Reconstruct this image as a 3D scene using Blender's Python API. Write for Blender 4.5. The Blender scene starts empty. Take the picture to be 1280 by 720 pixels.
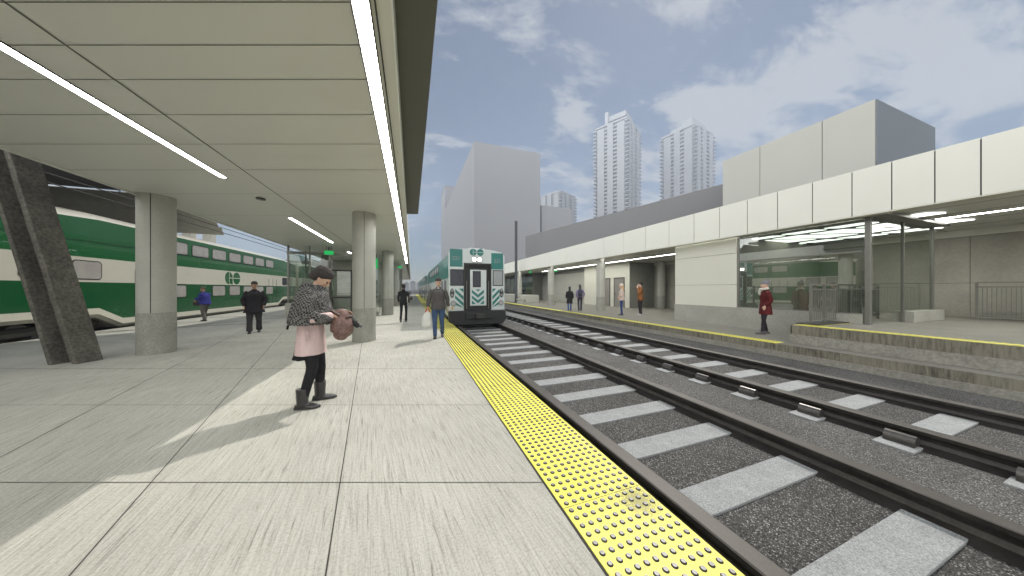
import bpy, math, random
from mathutils import Vector, Matrix, noise
random.seed(7)
R = math.radians
S = bpy.context.scene
COL = S.collection
TH = R(20.1)

# ------------------------------------------------------------------ camera
cam_d = bpy.data.cameras.new('camera'); cam = bpy.data.objects.new('camera', cam_d); COL.objects.link(cam)
cam.location = (0, 0, 1.5); cam.rotation_euler = (R(90), 0, -TH)
cam_d.sensor_width = 36; cam_d.lens = 344/1280*36; cam_d.shift_y = 1/1280
cam_d.clip_start = 0.05; cam_d.clip_end = 6000
S.camera = cam

# ------------------------------------------------------------------ sky, sun, exposure
SUN_AZ, SUN_EL = R(48), R(49.7)
S.view_settings.view_transform = 'Standard'; S.view_settings.look = 'None'
S.view_settings.gamma = 1; S.view_settings.use_curve_mapping = False
S.view_settings.exposure = 0.86
S.cycles.max_bounces = 8; S.cycles.diffuse_bounces = 4; S.cycles.glossy_bounces = 3
S.cycles.transmission_bounces = 6; S.cycles.transparent_max_bounces = 12; S.cycles.volume_bounces = 0
S.cycles.sample_clamp_indirect = 4; S.cycles.use_denoising = True
S.cycles.caustics_reflective = False; S.cycles.caustics_refractive = False

W = bpy.data.worlds.new('World'); S.world = W; W.use_nodes = True
nt = W.node_tree; nt.nodes.clear()
def N(t, kind, **kw):
    n = t.nodes.new(kind)
    for k, v in kw.items():
        if k.startswith('i_'):
            n.inputs[k[2:]].default_value = v
        else: setattr(n, k, v)
    return n
def math_n(t, op, a, b=None, clamp=False):
    n = t.nodes.new('ShaderNodeMath'); n.operation = op; n.use_clamp = clamp
    for i, v in enumerate((a, b)):
        if v is None: continue
        if isinstance(v, (int, float)): n.inputs[i].default_value = v
        else: t.links.new(v, n.inputs[i])
    return n.outputs[0]
def ramp(t, fac, stops):
    n = t.nodes.new('ShaderNodeValToRGB'); e = n.color_ramp.elements
    while len(e) < len(stops): e.new(0.5)
    for i, (p, c) in enumerate(stops):
        e[i].position = p; e[i].color = (*c, 1) if len(c) == 3 else c
    t.links.new(fac, n.inputs[0]); return n.outputs[0]
sky = N(nt, 'ShaderNodeTexSky', sky_type='NISHITA', sun_disc=False, sun_elevation=SUN_EL, sun_rotation=SUN_AZ,
        altitude=100, air_density=1.0, dust_density=0.15, ozone_density=1.3)
tc = N(nt, 'ShaderNodeTexCoord'); sx = N(nt, 'ShaderNodeSeparateXYZ'); nt.links.new(tc.outputs['Generated'], sx.inputs[0])
zz = math_n(nt, 'ADD', math_n(nt, 'MAXIMUM', sx.outputs[2], 0.0), 0.16)
cx_ = math_n(nt, 'DIVIDE', sx.outputs[0], zz); cy_ = math_n(nt, 'DIVIDE', sx.outputs[1], zz)
cb = N(nt, 'ShaderNodeCombineXYZ'); nt.links.new(cx_, cb.inputs[0]); nt.links.new(cy_, cb.inputs[1])
mp = N(nt, 'ShaderNodeMapping'); nt.links.new(cb.outputs[0], mp.inputs[0])
mp.inputs['Rotation'].default_value = (0, 0, R(30)); mp.inputs['Scale'].default_value = (1.0, 1.9, 1); mp.inputs['Location'].default_value = (3.1, 1.2, 0)
n1 = N(nt, 'ShaderNodeTexNoise', i_Scale=2.1, i_Detail=12.0, i_Roughness=0.64, i_Distortion=0.35); nt.links.new(mp.outputs[0], n1.inputs['Vector'])
n2 = N(nt, 'ShaderNodeTexNoise', i_Scale=0.55, i_Detail=3.0); nt.links.new(mp.outputs[0], n2.inputs['Vector'])
# more cloud towards the east (+X side)
bias = math_n(nt, 'MULTIPLY', math_n(nt, 'SUBTRACT', sx.outputs[0], 0.55), 0.07)
cl = math_n(nt, 'ADD', math_n(nt, 'ADD', math_n(nt, 'MULTIPLY', n1.outputs[0], 0.75), math_n(nt, 'MULTIPLY', n2.outputs[0], 0.3)), bias)
cf = ramp(nt, cl, [(0.515, (0, 0, 0)), (0.595, (1, 1, 1))])
cfm = math_n(nt, 'MULTIPLY', cf, 0.9)
mixs = N(nt, 'ShaderNodeMix', data_type='RGBA'); nt.links.new(cfm, mixs.inputs[0]); nt.links.new(sky.outputs[0], mixs.inputs[6])
mixs.inputs[7].default_value = (8.6, 9.0, 9.6, 1)
# thin high veil over the whole sky
veil = N(nt, 'ShaderNodeMix', data_type='RGBA'); veil.inputs[0].default_value = 0.06
nt.links.new(mixs.outputs[2], veil.inputs[6]); veil.inputs[7].default_value = (3.4, 3.4, 3.6, 1)
# a bright bank of cloud added out of frame to light the shaded facades
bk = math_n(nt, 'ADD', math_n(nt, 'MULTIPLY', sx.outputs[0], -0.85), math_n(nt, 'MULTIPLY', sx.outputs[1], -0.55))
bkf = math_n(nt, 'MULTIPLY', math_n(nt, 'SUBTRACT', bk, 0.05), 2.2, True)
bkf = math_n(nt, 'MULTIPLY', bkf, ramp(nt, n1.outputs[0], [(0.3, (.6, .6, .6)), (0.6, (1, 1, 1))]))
added_cloud = N(nt, 'ShaderNodeMix', data_type='RGBA'); nt.links.new(bkf, added_cloud.inputs[0]); nt.links.new(veil.outputs[2], added_cloud.inputs[6])
added_cloud.inputs[7].default_value = (58, 57.3, 55.5, 1)
bg = N(nt, 'ShaderNodeBackground', i_Strength=0.0305); nt.links.new(added_cloud.outputs[2], bg.inputs[0])
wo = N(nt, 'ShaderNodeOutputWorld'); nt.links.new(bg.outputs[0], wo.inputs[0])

sl = bpy.data.lights.new('sun', 'SUN'); sl.energy = 2.0; sl.angle = R(0.5); sl.color = (1, 0.95, 0.87)
sun = bpy.data.objects.new('sun', sl); COL.objects.link(sun)
sd = Vector((math.sin(SUN_AZ)*math.cos(SUN_EL), math.cos(SUN_AZ)*math.cos(SUN_EL), math.sin(SUN_EL)))
sun.rotation_euler = sd.to_track_quat('Z', 'Y').to_euler(); sun.location = (20, 20, 30)

# ------------------------------------------------------------------ materials
MATS = {}
def mat(name, col, rough=0.6, metal=0.0, var=0.12, scale=3.0, bump=0.0, bscale=40.0, spec=0.5, stretch=(1, 1, 1), speck=0.0, sscale=200.0, emit=None, coat=0.0, detail=6.0):
    if name in MATS: return MATS[name]
    m = bpy.data.materials.new(name); m.use_nodes = True; t = m.node_tree; b = t.nodes['Principled BSDF']
    b.inputs['Roughness'].default_value = rough; b.inputs['Metallic'].default_value = metal
    b.inputs['Specular IOR Level'].default_value = spec; b.inputs['Coat Weight'].default_value = coat
    tc = N(t, 'ShaderNodeTexCoord'); mp = N(t, 'ShaderNodeMapping'); t.links.new(tc.outputs['Object'], mp.inputs[0]); mp.inputs['Scale'].default_value = stretch
    out = None
    n = N(t, 'ShaderNodeTexNoise', i_Scale=scale, i_Detail=detail, i_Roughness=0.6); t.links.new(mp.outputs[0], n.inputs['Vector'])
    lo = tuple(max(0, c*(1-var)) for c in col); hi = tuple(min(1, c*(1+var)) for c in col)
    out = ramp(t, n.outputs[0], [(0.3, lo), (0.7, hi)])
    if speck > 0:
        n2 = N(t, 'ShaderNodeTexNoise', i_Scale=sscale, i_Detail=2.0); t.links.new(tc.outputs['Object'], n2.inputs['Vector'])
        sp = ramp(t, n2.outputs[0], [(0.35, (1-speck,)*3), (0.65, (1+speck,)*3)])
        mm = N(t, 'ShaderNodeMix', data_type='RGBA', blend_type='MULTIPLY'); mm.inputs[0].default_value = 1
        t.links.new(out, mm.inputs[6]); t.links.new(sp, mm.inputs[7]); out = mm.outputs[2]
    t.links.new(out, b.inputs['Base Color'])
    rr = math_n(t, 'ADD', math_n(t, 'MULTIPLY', n.outputs[0], 0.16), rough-0.08, True); t.links.new(rr, b.inputs['Roughness'])
    if bump > 0:
        nb = N(t, 'ShaderNodeTexNoise', i_Scale=bscale, i_Detail=4.0); t.links.new(mp.outputs[0], nb.inputs['Vector'])
        bp = N(t, 'ShaderNodeBump', i_Strength=bump, i_Distance=0.02); t.links.new(nb.outputs[0], bp.inputs['Height']); t.links.new(bp.outputs[0], b.inputs['Normal'])
    if emit:
        b.inputs['Emission Color'].default_value = (*emit[0], 1); b.inputs['Emission Strength'].default_value = emit[1]
    MATS[name] = m; return m

def mix_mul(t, a, b):
    mm = N(t, 'ShaderNodeMix', data_type='RGBA', blend_type='MULTIPLY'); mm.inputs[0].default_value = 1
    t.links.new(a, mm.inputs[6]); t.links.new(b, mm.inputs[7]); return mm.outputs[2]

def paving_mat():
    m = bpy.data.materials.new('brushed_paving'); m.use_nodes = True; t = m.node_tree; b = t.nodes['Principled BSDF']
    tc = N(t, 'ShaderNodeTexCoord'); mp = N(t, 'ShaderNodeMapping'); t.links.new(tc.outputs['Object'], mp.inputs[0])
    mp.vector_type = 'TEXTURE'; mp.inputs['Rotation'].default_value = (0, 0, R(7.5))
    s1 = N(t, 'ShaderNodeMapping'); t.links.new(mp.outputs[0], s1.inputs[0]); s1.inputs['Scale'].default_value = (58, 2.6, 1)
    n1 = N(t, 'ShaderNodeTexNoise', i_Scale=1.0, i_Detail=5.0, i_Roughness=0.7, i_Distortion=0.5); t.links.new(s1.outputs[0], n1.inputs['Vector'])
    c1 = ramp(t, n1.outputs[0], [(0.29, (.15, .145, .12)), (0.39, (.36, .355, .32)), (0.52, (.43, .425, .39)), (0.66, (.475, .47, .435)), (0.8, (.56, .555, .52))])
    n2 = N(t, 'ShaderNodeTexNoise', i_Scale=0.7, i_Detail=4.0); t.links.new(tc.outputs['Object'], n2.inputs['Vector'])
    c2 = ramp(t, n2.outputs[0], [(0.3, (.86, .86, .84)), (0.7, (1.07, 1.07, 1.05))])
    n3 = N(t, 'ShaderNodeTexNoise', i_Scale=70.0, i_Detail=3.0); t.links.new(tc.outputs['Object'], n3.inputs['Vector'])
    c3 = ramp(t, n3.outputs[0], [(0.33, (.84, .83, .8)), (0.55, (1.03, 1.03, 1.03))])
    t.links.new(mix_mul(t, mix_mul(t, c1, c2), c3), b.inputs['Base Color'])
    b.inputs['Roughness'].default_value = 0.8; b.inputs['Specular IOR Level'].default_value = 0.25
    bp = N(t, 'ShaderNodeBump', i_Strength=0.9, i_Distance=0.008); t.links.new(n1.outputs[0], bp.inputs['Height']); t.links.new(bp.outputs[0], b.inputs['Normal'])
    return m
def gravel_mat(name, dark, mid, light, sc=75.0):
    m = bpy.data.materials.new(name); m.use_nodes = True; t = m.node_tree; b = t.nodes['Principled BSDF']
    tc = N(t, 'ShaderNodeTexCoord')
    v = N(t, 'ShaderNodeTexVoronoi', i_Scale=sc); t.links.new(tc.outputs['Object'], v.inputs['Vector'])
    sep = N(t, 'ShaderNodeSeparateColor'); t.links.new(v.outputs['Color'], sep.inputs[0])
    c = ramp(t, sep.outputs[0], [(0.0, dark), (0.35, mid), (0.8, mid), (1.0, light)])
    edge = ramp(t, v.outputs['Distance'], [(0.25, (1, 1, 1)), (0.75, (.35, .34, .33))])
    n2 = N(t, 'ShaderNodeTexNoise', i_Scale=1.3, i_Detail=5.0); t.links.new(tc.outputs['Object'], n2.inputs['Vector'])
    c2 = ramp(t, n2.outputs[0], [(0.3, (.78, .77, .75)), (0.7, (1.15, 1.15, 1.15))])
    t.links.new(mix_mul(t, mix_mul(t, c, edge), c2), b.inputs['Base Color'])
    b.inputs['Roughness'].default_value = 0.85; b.inputs['Specular IOR Level'].default_value = 0.3
    bp = N(t, 'ShaderNodeBump', i_Strength=1.0, i_Distance=0.008, invert=True); t.links.new(v.outputs['Distance'], bp.inputs['Height']); t.links.new(bp.outputs[0], b.inputs['Normal'])
    return m
def tactile_mat():
    m = bpy.data.materials.new('tactile_yellow'); m.use_nodes = True; t = m.node_tree; b = t.nodes['Principled BSDF']
    tc = N(t, 'ShaderNodeTexCoord')
    n = N(t, 'ShaderNodeTexNoise', i_Scale=2.0, i_Detail=6.0); t.links.new(tc.outputs['Object'], n.inputs['Vector'])
    c = ramp(t, n.outputs[0], [(0.3, (.76, .70, .07)), (0.7, (.86, .81, .12))])
    # a worn, blackened patch
    d = N(t, 'ShaderNodeVectorMath', operation='DISTANCE'); t.links.new(tc.outputs['Object'], d.inputs[0]); d.inputs[1].default_value = (1.50, 1.52, 0)
    n2 = N(t, 'ShaderNodeTexNoise', i_Scale=90.0, i_Detail=5.0, i_Roughness=.8); t.links.new(tc.outputs['Object'], n2.inputs['Vector'])
    dd = math_n(t, 'SUBTRACT', 0.20, d.outputs['Value']); dd = math_n(t, 'MULTIPLY', dd, 1.6)
    k = ramp(t, math_n(t, 'ADD', dd, n2.outputs[0]), [(0.52, (0, 0, 0)), (0.72, (.75, .75, .75))])
    mx = N(t, 'ShaderNodeMix', data_type='RGBA'); t.links.new(k, mx.inputs[0]); t.links.new(c, mx.inputs[6]); mx.inputs[7].default_value = (.12, .11, .05, 1)
    n3 = N(t, 'ShaderNodeTexNoise', i_Scale=25.0, i_Detail=6.0, i_Roughness=.7); t.links.new(tc.outputs['Object'], n3.inputs['Vector'])
    c3 = ramp(t, n3.outputs[0], [(0.3, (.82, .81, .78)), (0.5, (1, 1, 1))])
    t.links.new(mix_mul(t, mx.outputs[2], c3), b.inputs['Base Color']); b.inputs['Roughness'].default_value = 0.5
    return m
def streak_concrete(name, col, dark):
    m = bpy.data.materials.new(name); m.use_nodes = True; t = m.node_tree; b = t.nodes['Principled BSDF']
    tc = N(t, 'ShaderNodeTexCoord'); s1 = N(t, 'ShaderNodeMapping'); t.links.new(tc.outputs['Object'], s1.inputs[0]); s1.inputs['Scale'].default_value = (8, 22, 2.5)
    n1 = N(t, 'ShaderNodeTexNoise', i_Scale=1.0, i_Detail=8.0, i_Roughness=.75); t.links.new(s1.outputs[0], n1.inputs['Vector'])
    n2 = N(t, 'ShaderNodeTexNoise', i_Scale=1.1, i_Detail=4.0); t.links.new(tc.outputs['Object'], n2.inputs['Vector'])
    s = math_n(t, 'ADD', math_n(t, 'MULTIPLY', n1.outputs[0], .7), math_n(t, 'MULTIPLY', n2.outputs[0], .3))
    c = ramp(t, s, [(0.36, dark), (0.52, col), (0.66, tuple(min(1, x*1.3) for x in col))])
    t.links.new(c, b.inputs['Base Color']); b.inputs['Roughness'].default_value = 0.85
    bp = N(t, 'ShaderNodeBump', i_Strength=.8, i_Distance=.01); t.links.new(n1.outputs[0], bp.inputs['Height']); t.links.new(bp.outputs[0], b.inputs['Normal'])
    return m
def glass_mat(name, tint, refl, rough=0.0):
    m = bpy.data.materials.new(name); m.use_nodes = True; t = m.node_tree; t.nodes.clear()
    g = N(t, 'ShaderNodeBsdfGlossy', i_Roughness=rough); g.inputs[0].default_value = (.9, .93, .9, 1)
    tr = N(t, 'ShaderNodeBsdfTransparent'); tr.inputs[0].default_value = (*tint, 1)
    fr = N(t, 'ShaderNodeFresnel', i_IOR=1.5); f = math_n(t, 'ADD', fr.outputs[0], refl, True); ge = N(t, 'ShaderNodeNewGeometry'); f = math_n(t, 'MULTIPLY', f, math_n(t, 'SUBTRACT', 1.0, ge.outputs['Backfacing']))
    mx = N(t, 'ShaderNodeMixShader'); t.links.new(f, mx.inputs[0]); t.links.new(tr.outputs[0], mx.inputs[1]); t.links.new(g.outputs[0], mx.inputs[2])
    o = N(t, 'ShaderNodeOutputMaterial'); t.links.new(mx.outputs[0], o.inputs[0])
    return m
def emis(name, col, s):
    m = bpy.data.materials.new(name); m.use_nodes = True; t = m.node_tree; t.nodes.clear()
    e = N(t, 'ShaderNodeEmission', i_Strength=s); e.inputs[0].default_value = (*col, 1)
    o = N(t, 'ShaderNodeOutputMaterial'); t.links.new(e.outputs[0], o.inputs[0]); return m
def check_mat():
    m = bpy.data.materials.new('checked_wool'); m.use_nodes = True; t = m.node_tree; b = t.nodes['Principled BSDF']
    tc = N(t, 'ShaderNodeTexCoord'); mp = N(t, 'ShaderNodeMapping'); t.links.new(tc.outputs['Object'], mp.inputs[0]); mp.inputs['Rotation'].default_value = (.25, .2, .3)
    nn = N(t, 'ShaderNodeTexNoise', i_Scale=5.0); t.links.new(mp.outputs[0], nn.inputs['Vector'])
    ad = N(t, 'ShaderNodeMix', data_type='VECTOR'); ad.inputs[0].default_value = .06; t.links.new(mp.outputs[0], ad.inputs[4]); t.links.new(nn.outputs['Color'], ad.inputs[5])
    ck = N(t, 'ShaderNodeTexChecker', i_Scale=50.0); t.links.new(ad.outputs[1], ck.inputs[0])
    ck.inputs[1].default_value = (.19, .185, .18, 1); ck.inputs[2].default_value = (.03, .03, .032, 1)
    t.links.new(ck.outputs[0], b.inputs['Base Color']); b.inputs['Roughness'].default_value = .95; b.inputs['Specular IOR Level'].default_value = .1
    return m

M_pave = paving_mat()
M_ballast = gravel_mat('ballast', (.035, .033, .03), (.17, .168, .162), (.52, .51, .50), 120)
M_ballast_dark = gravel_mat('track_ballast', (.025, .023, .02), (.118, .116, .112), (.50, .49, .48), 120)
M_tact = tactile_mat()
M_joint = mat('joint', (.035, .033, .03), .9, var=.3)
M_dome = mat('stud_metal', (.20, .195, .19), .45, metal=.2, var=.15, scale=20)
M_tie = mat('tie_concrete', (.28, .29, .29), .85, var=.14, scale=5, speck=.30, sscale=110, bump=.3, bscale=90)
M_rail = mat('rail_steel', (.034, .03, .026), .45, metal=.35, var=.35, scale=9, speck=.15, sscale=60)
M_railhead = mat('rail_head', (.055, .048, .041), .5, metal=.15, var=.2, scale=12, speck=.12, sscale=90)
M_cap = mat('fastener_steel', (.09, .083, .078), .3, metal=.6, var=.3, scale=14)
M_conc = mat('concrete', (.33, .325, .285), .8, var=.12, scale=1.2, speck=.12, sscale=28, bump=.15, bscale=40)
M_concl = mat('concrete_light', (.40, .395, .355), .7, var=.07, scale=1.5, speck=.05, sscale=40)
M_conc_base = mat('concrete_base', (.30, .295, .26), .85, var=.15, scale=3, speck=.16, sscale=45, bump=.3)
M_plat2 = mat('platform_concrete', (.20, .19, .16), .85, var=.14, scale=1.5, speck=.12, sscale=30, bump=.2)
M_face_r = streak_concrete('weathered_concrete', (.19, .175, .135), (.055, .048, .035))
M_face_s = mat('smooth_concrete', (.25, .24, .205), .8, var=.14, scale=2, speck=.16, sscale=22, bump=.2)
M_wallc = mat('cast_wall', (.34, .325, .275), .75, var=.16, scale=.9, speck=.06, sscale=12, bump=.1, bscale=12)
M_pillar = mat('aged_concrete', (.115, .108, .09), .8, var=.3, scale=2.2, speck=.3, sscale=22, bump=.5, bscale=18)
M_soffit = mat('soffit_panel', (.66, .655, .61), .38, var=.03, scale=.5, spec=.4)
M_cream = mat('cream_panel', (.63, .62, .54), .45, var=.03, scale=.6)
M_fascia = mat('fascia_panel', (.71, .705, .64), .4, var=.03, scale=.6)
M_dark = mat('dark_metal', (.035, .034, .03), .5, metal=.2, var=.2)
M_darksoff = mat('dark_soffit', (.105, .105, .09), .6, var=.06, scale=.6)
M_grey = mat('grey_cladding', (.17, .17, .175), .55, var=.05, scale=.3)
M_boxl = mat('box_cladding', (.43, .43, .39), .38, var=.03, scale=.5, metal=.1)
M_boxd = mat('box_cladding_dark', (.17, .19, .21), .5, var=.03, scale=.5)
M_steel = mat('painted_steel', (.20, .195, .175), .4, metal=.4, var=.08)
M_door = mat('door_paint', (.235, .22, .20), .5, var=.05)
M_white = mat('white_paint', (.78, .78, .76), .4, var=.03)
M_black = mat('black_rubber', (.012, .012, .012), .6, var=.2)
M_green = mat('train_green', (.008, .112, .030), .25, var=.05, scale=.8, coat=.4)
M_greend = mat('train_green_dark', (.006, .085, .024), .25, var=.05, scale=.8, coat=.4)
M_tcream = mat('train_cream', (.60, .585, .50), .3, var=.04, scale=.8, coat=.3)
M_twhite = mat('train_white', (.52, .57, .56), .4, var=.04, scale=.8, coat=.3)
M_teal = mat('train_teal', (.012, .155, .135), .4, var=.06, scale=.8, coat=.05)
M_pane = mat('bright_pane', (.40, .38, .36), .08, var=.12, scale=2.0, coat=.5)
M_paned = mat('dark_pane', (.014, .018, .03), .12, var=.2, scale=2, spec=.35)
M_paneg = mat('grey_pane', (.24, .26, .26), .15, var=.1, coat=.3)
M_glass = glass_mat('station_glass', (.70, .74, .70), .28)
M_glass2 = glass_mat('clear_glass', (.80, .84, .80), .04)
M_tower = mat('tower_concrete', (.31, .32, .34), .8, var=.05, scale=.1)
M_towerd = mat('tower_glazing', (.21, .22, .24), .5, var=.15, scale=.3)
M_mass = mat('pale_block', (.27, .27, .275), .8, var=.04, scale=.03)
M_strip = emis('strip_glow', (1, 1, .96), 19.0)
M_strip2 = emis('ceiling_panel_glow', (1, 1, .96), 2.0)
M_strip3 = emis('far_strip_glow', (1, 1, .94), 20.0)
M_head = emis('headlamp_glow', (1, .95, .85), 7.0)
M_exit = emis('exit_green', (.02, .32, .08), .8)
M_redl = mat('red_lens', (.45, .02, .02), .25, coat=.5)

# ------------------------------------------------------------------ building helpers
class MB:
    def __init__(s): s.v = []; s.f = []; s.m = []
    def add(s, vs, fs, m=0):
        o = len(s.v); s.v += [tuple(v) for v in vs]; s.f += [tuple(i+o for i in f) for f in fs]; s.m += [m]*len(fs); return s
    def box(s, x0, x1, y0, y1, z0, z1, m=0):
        vs = [(x, y, z) for z in (z0, z1) for y in (y0, y1) for x in (x0, x1)]
        return s.add(vs, [(0, 2, 3, 1), (4, 5, 7, 6), (0, 1, 5, 4), (2, 6, 7, 3), (0, 4, 6, 2), (1, 3, 7, 5)], m)
    def bar(s, a, b, w, h, m=0, up=(0, 0, 1)):
        a = Vector(a); b = Vector(b); t = (b-a).normalized(); r = t.cross(Vector(up))
        if r.length < 1e-4: r = t.cross(Vector((0, 1, 0)))
        r.normalize(); u = r.cross(t)
        vs = [p + r*(i*w/2) + u*(j*h/2) for p in (a, b) for i, j in ((-1, -1), (1, -1), (1, 1), (-1, 1))]
        return s.add(vs, [(3, 2, 1, 0), (4, 5, 6, 7), (0, 1, 5, 4), (1, 2, 6, 5), (2, 3, 7, 6), (3, 0, 4, 7)], m)
    def cyl(s, a, b, r, n=24, r2=None, m=0, cap=True, arc=None):
        a = Vector(a); b = Vector(b); t = (b-a).normalized(); r2 = r if r2 is None else r2
        x = t.cross(Vector((0, 0, 1)))
        if x.length < 1e-4: x = Vector((1, 0, 0))
        x.normalize(); y = t.cross(x)
        vs = [a + (x*math.cos(i*2*math.pi/n) + y*math.sin(i*2*math.pi/n))*r for i in range(n)] + [b + (x*math.cos(i*2*math.pi/n) + y*math.sin(i*2*math.pi/n))*r2 for i in range(n)]
        fs = [(i, (i+1) % n, n+(i+1) % n, n+i) for i in range(n)]
        if cap: fs += [tuple(range(n-1, -1, -1)), tuple(range(n, 2*n))]
        return s.add(vs, fs, m)
    def prism(s, poly, y0, y1, m=0):           # poly in (x,z), extruded along y
        n = len(poly); vs = [(x, y0, z) for x, z in poly] + [(x, y1, z) for x, z in poly]
        return s.add(vs, [(i, n+i, n+(i+1) % n, (i+1) % n) for i in range(n)] + [tuple(range(n)), tuple(range(2*n-1, n-1, -1))], m)
    def plan(s, poly, z0, z1, m=0):            # poly in (x,y), extruded along z
        n = len(poly); vs = [(x, y, z0) for x, y in poly] + [(x, y, z1) for x, y in poly]
        return s.add(vs, [(i, (i+1) % n, n+(i+1) % n, n+i) for i in range(n)] + [tuple(range(n-1, -1, -1)), tuple(range(n, 2*n))], m)
    def loft(s, rings, segm, cap=True, capm=0, closed=True):
        n = len(rings[0]); o = len(s.v)
        for r in rings: s.v += [tuple(p) for p in r]
        for k in range(len(rings)-1):
            for i in range(n if closed else n-1):
                s.f.append((o+k*n+i, o+k*n+(i+1) % n, o+(k+1)*n+(i+1) % n, o+(k+1)*n+i)); s.m.append(segm[i] if not isinstance(segm, int) else segm)
        if cap:
            s.f.append(tuple(o+i for i in range(n-1, -1, -1))); s.m.append(capm)
            s.f.append(tuple(o+(len(rings)-1)*n+i for i in range(n))); s.m.append(capm)
        return s
    def mesh(s, name):
        me = bpy.data.meshes.new(name); me.from_pydata(s.v, [], s.f); me.validate(); me.update(); return me

def rootloc(o):
    while o.parent: o = o.parent
    return o.location.copy()
def tag(o, label=None, cat=None, group=None, kind=None):
    if label: o['label'] = label
    if cat: o['category'] = cat
    if group: o['group'] = group
    if kind: o['kind'] = kind
    return o
def obj(name, mb, mats, parent=None, smooth=False, bevel=0, local=False, origin=None):
    import bmesh
    me = mb.mesh(name) if isinstance(mb, MB) else mb
    if isinstance(mb, MB):
        bm = bmesh.new(); bm.from_mesh(me)
        for f, mi in zip(bm.faces, mb.m if len(mb.m) == len(bm.faces) else [0]*len(bm.faces)): f.material_index = mi
        bmesh.ops.recalc_face_normals(bm, faces=bm.faces); bm.to_mesh(me); bm.free()
    o = bpy.data.objects.new(name, me); COL.objects.link(o)
    for m in (mats if isinstance(mats, (list, tuple)) else [mats]): me.materials.append(m)
    if parent:
        o.parent = parent
        if not local: me.transform(Matrix.Translation(-rootloc(parent)))
    elif origin:
        me.transform(Matrix.Translation(-Vector(origin))); o.location = origin
    if smooth:
        me.polygons.foreach_set('use_smooth', [True]*len(me.polygons))
        if smooth == 'auto':
            me.set_sharp_from_angle(angle=R(35))
    if bevel:
        b = o.modifiers.new('bevel', 'BEVEL'); b.width = bevel; b.segments = 2; b.limit_method = 'ANGLE'; b.angle_limit = R(40)
    return o
def thing(name, label, cat, loc=(0, 0, 0), rz=0, group=None):
    o = bpy.data.objects.new(name, None); COL.objects.link(o); o.location = loc; o.rotation_euler = (0, 0, rz); o.empty_display_size = .2
    return tag(o, label, cat, group)
def struct(name, mb, mats, **k):
    return tag(obj(name, mb, mats, **k), kind='structure')
KIDS = {}
def copy_tree(o, parent=None, top=True):
    c = o.copy(); COL.objects.link(c); c.parent = parent
    for ch in list(o.children): copy_tree(ch, c, False)
    return c
def text_mesh(body, size, ext=.003):
    cu = bpy.data.curves.new('lettering', 'FONT'); cu.body = body; cu.size = size; cu.extrude = ext; cu.align_x = 'CENTER'; cu.align_y = 'CENTER'
    o = bpy.data.objects.new('lettering', cu); COL.objects.link(o)
    dg = bpy.context.evaluated_depsgraph_get(); me = bpy.data.meshes.new_from_object(o.evaluated_get(dg))
    bpy.data.objects.remove(o); return me
def ud(u, d, z=0):    # camera-aligned ground coordinates to world
    return Vector((u*math.cos(TH)+d*math.sin(TH), -u*math.sin(TH)+d*math.cos(TH), z))
HAZE = 0.0010

# ================================================================== GROUND, PLATFORMS
mb = MB(); mb.box(-300, 500, -60, 700, -.9, -.40)
struct('ground', mb, M_ballast)
mb = MB(); mb.box(4.0, 5.62, -6, 90, -.42, -.352); mb.box(7.5, 9.45, -6, 90, -.42, -.354)
struct('ballast_shoulder', mb, M_ballast)
mb = MB(); mb.box(1.66, 4.0, -6, 90, -.42, -.350); mb.box(5.62, 7.5, -6, 90, -.42, -.351)
struct('track_bed', mb, M_ballast_dark)

mb = MB(); mb.plan([(-10.5, -9), (.962, -9), (.962, 75), (-10.5, 75)], -.6, 0)
mb.box(.962, 1.58, -9, 75, -.6, -.035)
# joints in the paving, thin dark lines 3 mm above it
def jline(p, q, w=.014, z=.003, m=1):
    p = Vector((*p[:2], z)); q = Vector((*q[:2], z)); t = (q-p).normalized(); r = Vector((-t.y, t.x, 0))*w/2
    mb.add([p-r, q-r, q+r, p+r], [(0, 1, 2, 3)], m)
def clipx(d, xa, xb, z=.003, w=.014):
    # transverse joint, skewed to the track, at camera depth d, from x=xa to x=xb
    s = math.tan(TH)
    ya = (d - xa*math.sin(TH))/math.cos(TH); yb = (d - xb*math.sin(TH))/math.cos(TH)
    jline((xa, ya), (xb, yb), w, z)
for d in (.9, 2.13, 3.55, 5.16, 7.7, 11.6, 16.5, 23, 32, 45): clipx(d, -10.48, .96, w=.006 if d < 4 else .010 if d < 9 else .02)
def vpline(px, py, k, d1, d0=.3, z=.003, w=.008):
    # joint through the ground point seen at px,py, in direction k (sideways metres per metre of depth)
    d = 344*1.5/(py-361); u = (px-640)/344*d
    jline(ud(u+(d0-d)*k, d0), ud(u+(d1-d)*k, d1), w, z+.0005)
vpline(87, 720, -.695, 9.5, .8); vpline(2, 571, -.692, 11.5, 1.0); vpline(407, 720, -.515, 30, .3)
mb.box(-9.9, -5.9, 18.9, 18.97, .001, .0035, 1); 
for a, b in (((-10.2, 13.2), (-5.9, 18.0)), ((-10.3, 13.9), (-5.9, 15.2))): jline(a, b, .10, .0042)
struct('platform', mb, [M_pave, M_joint])

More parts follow.
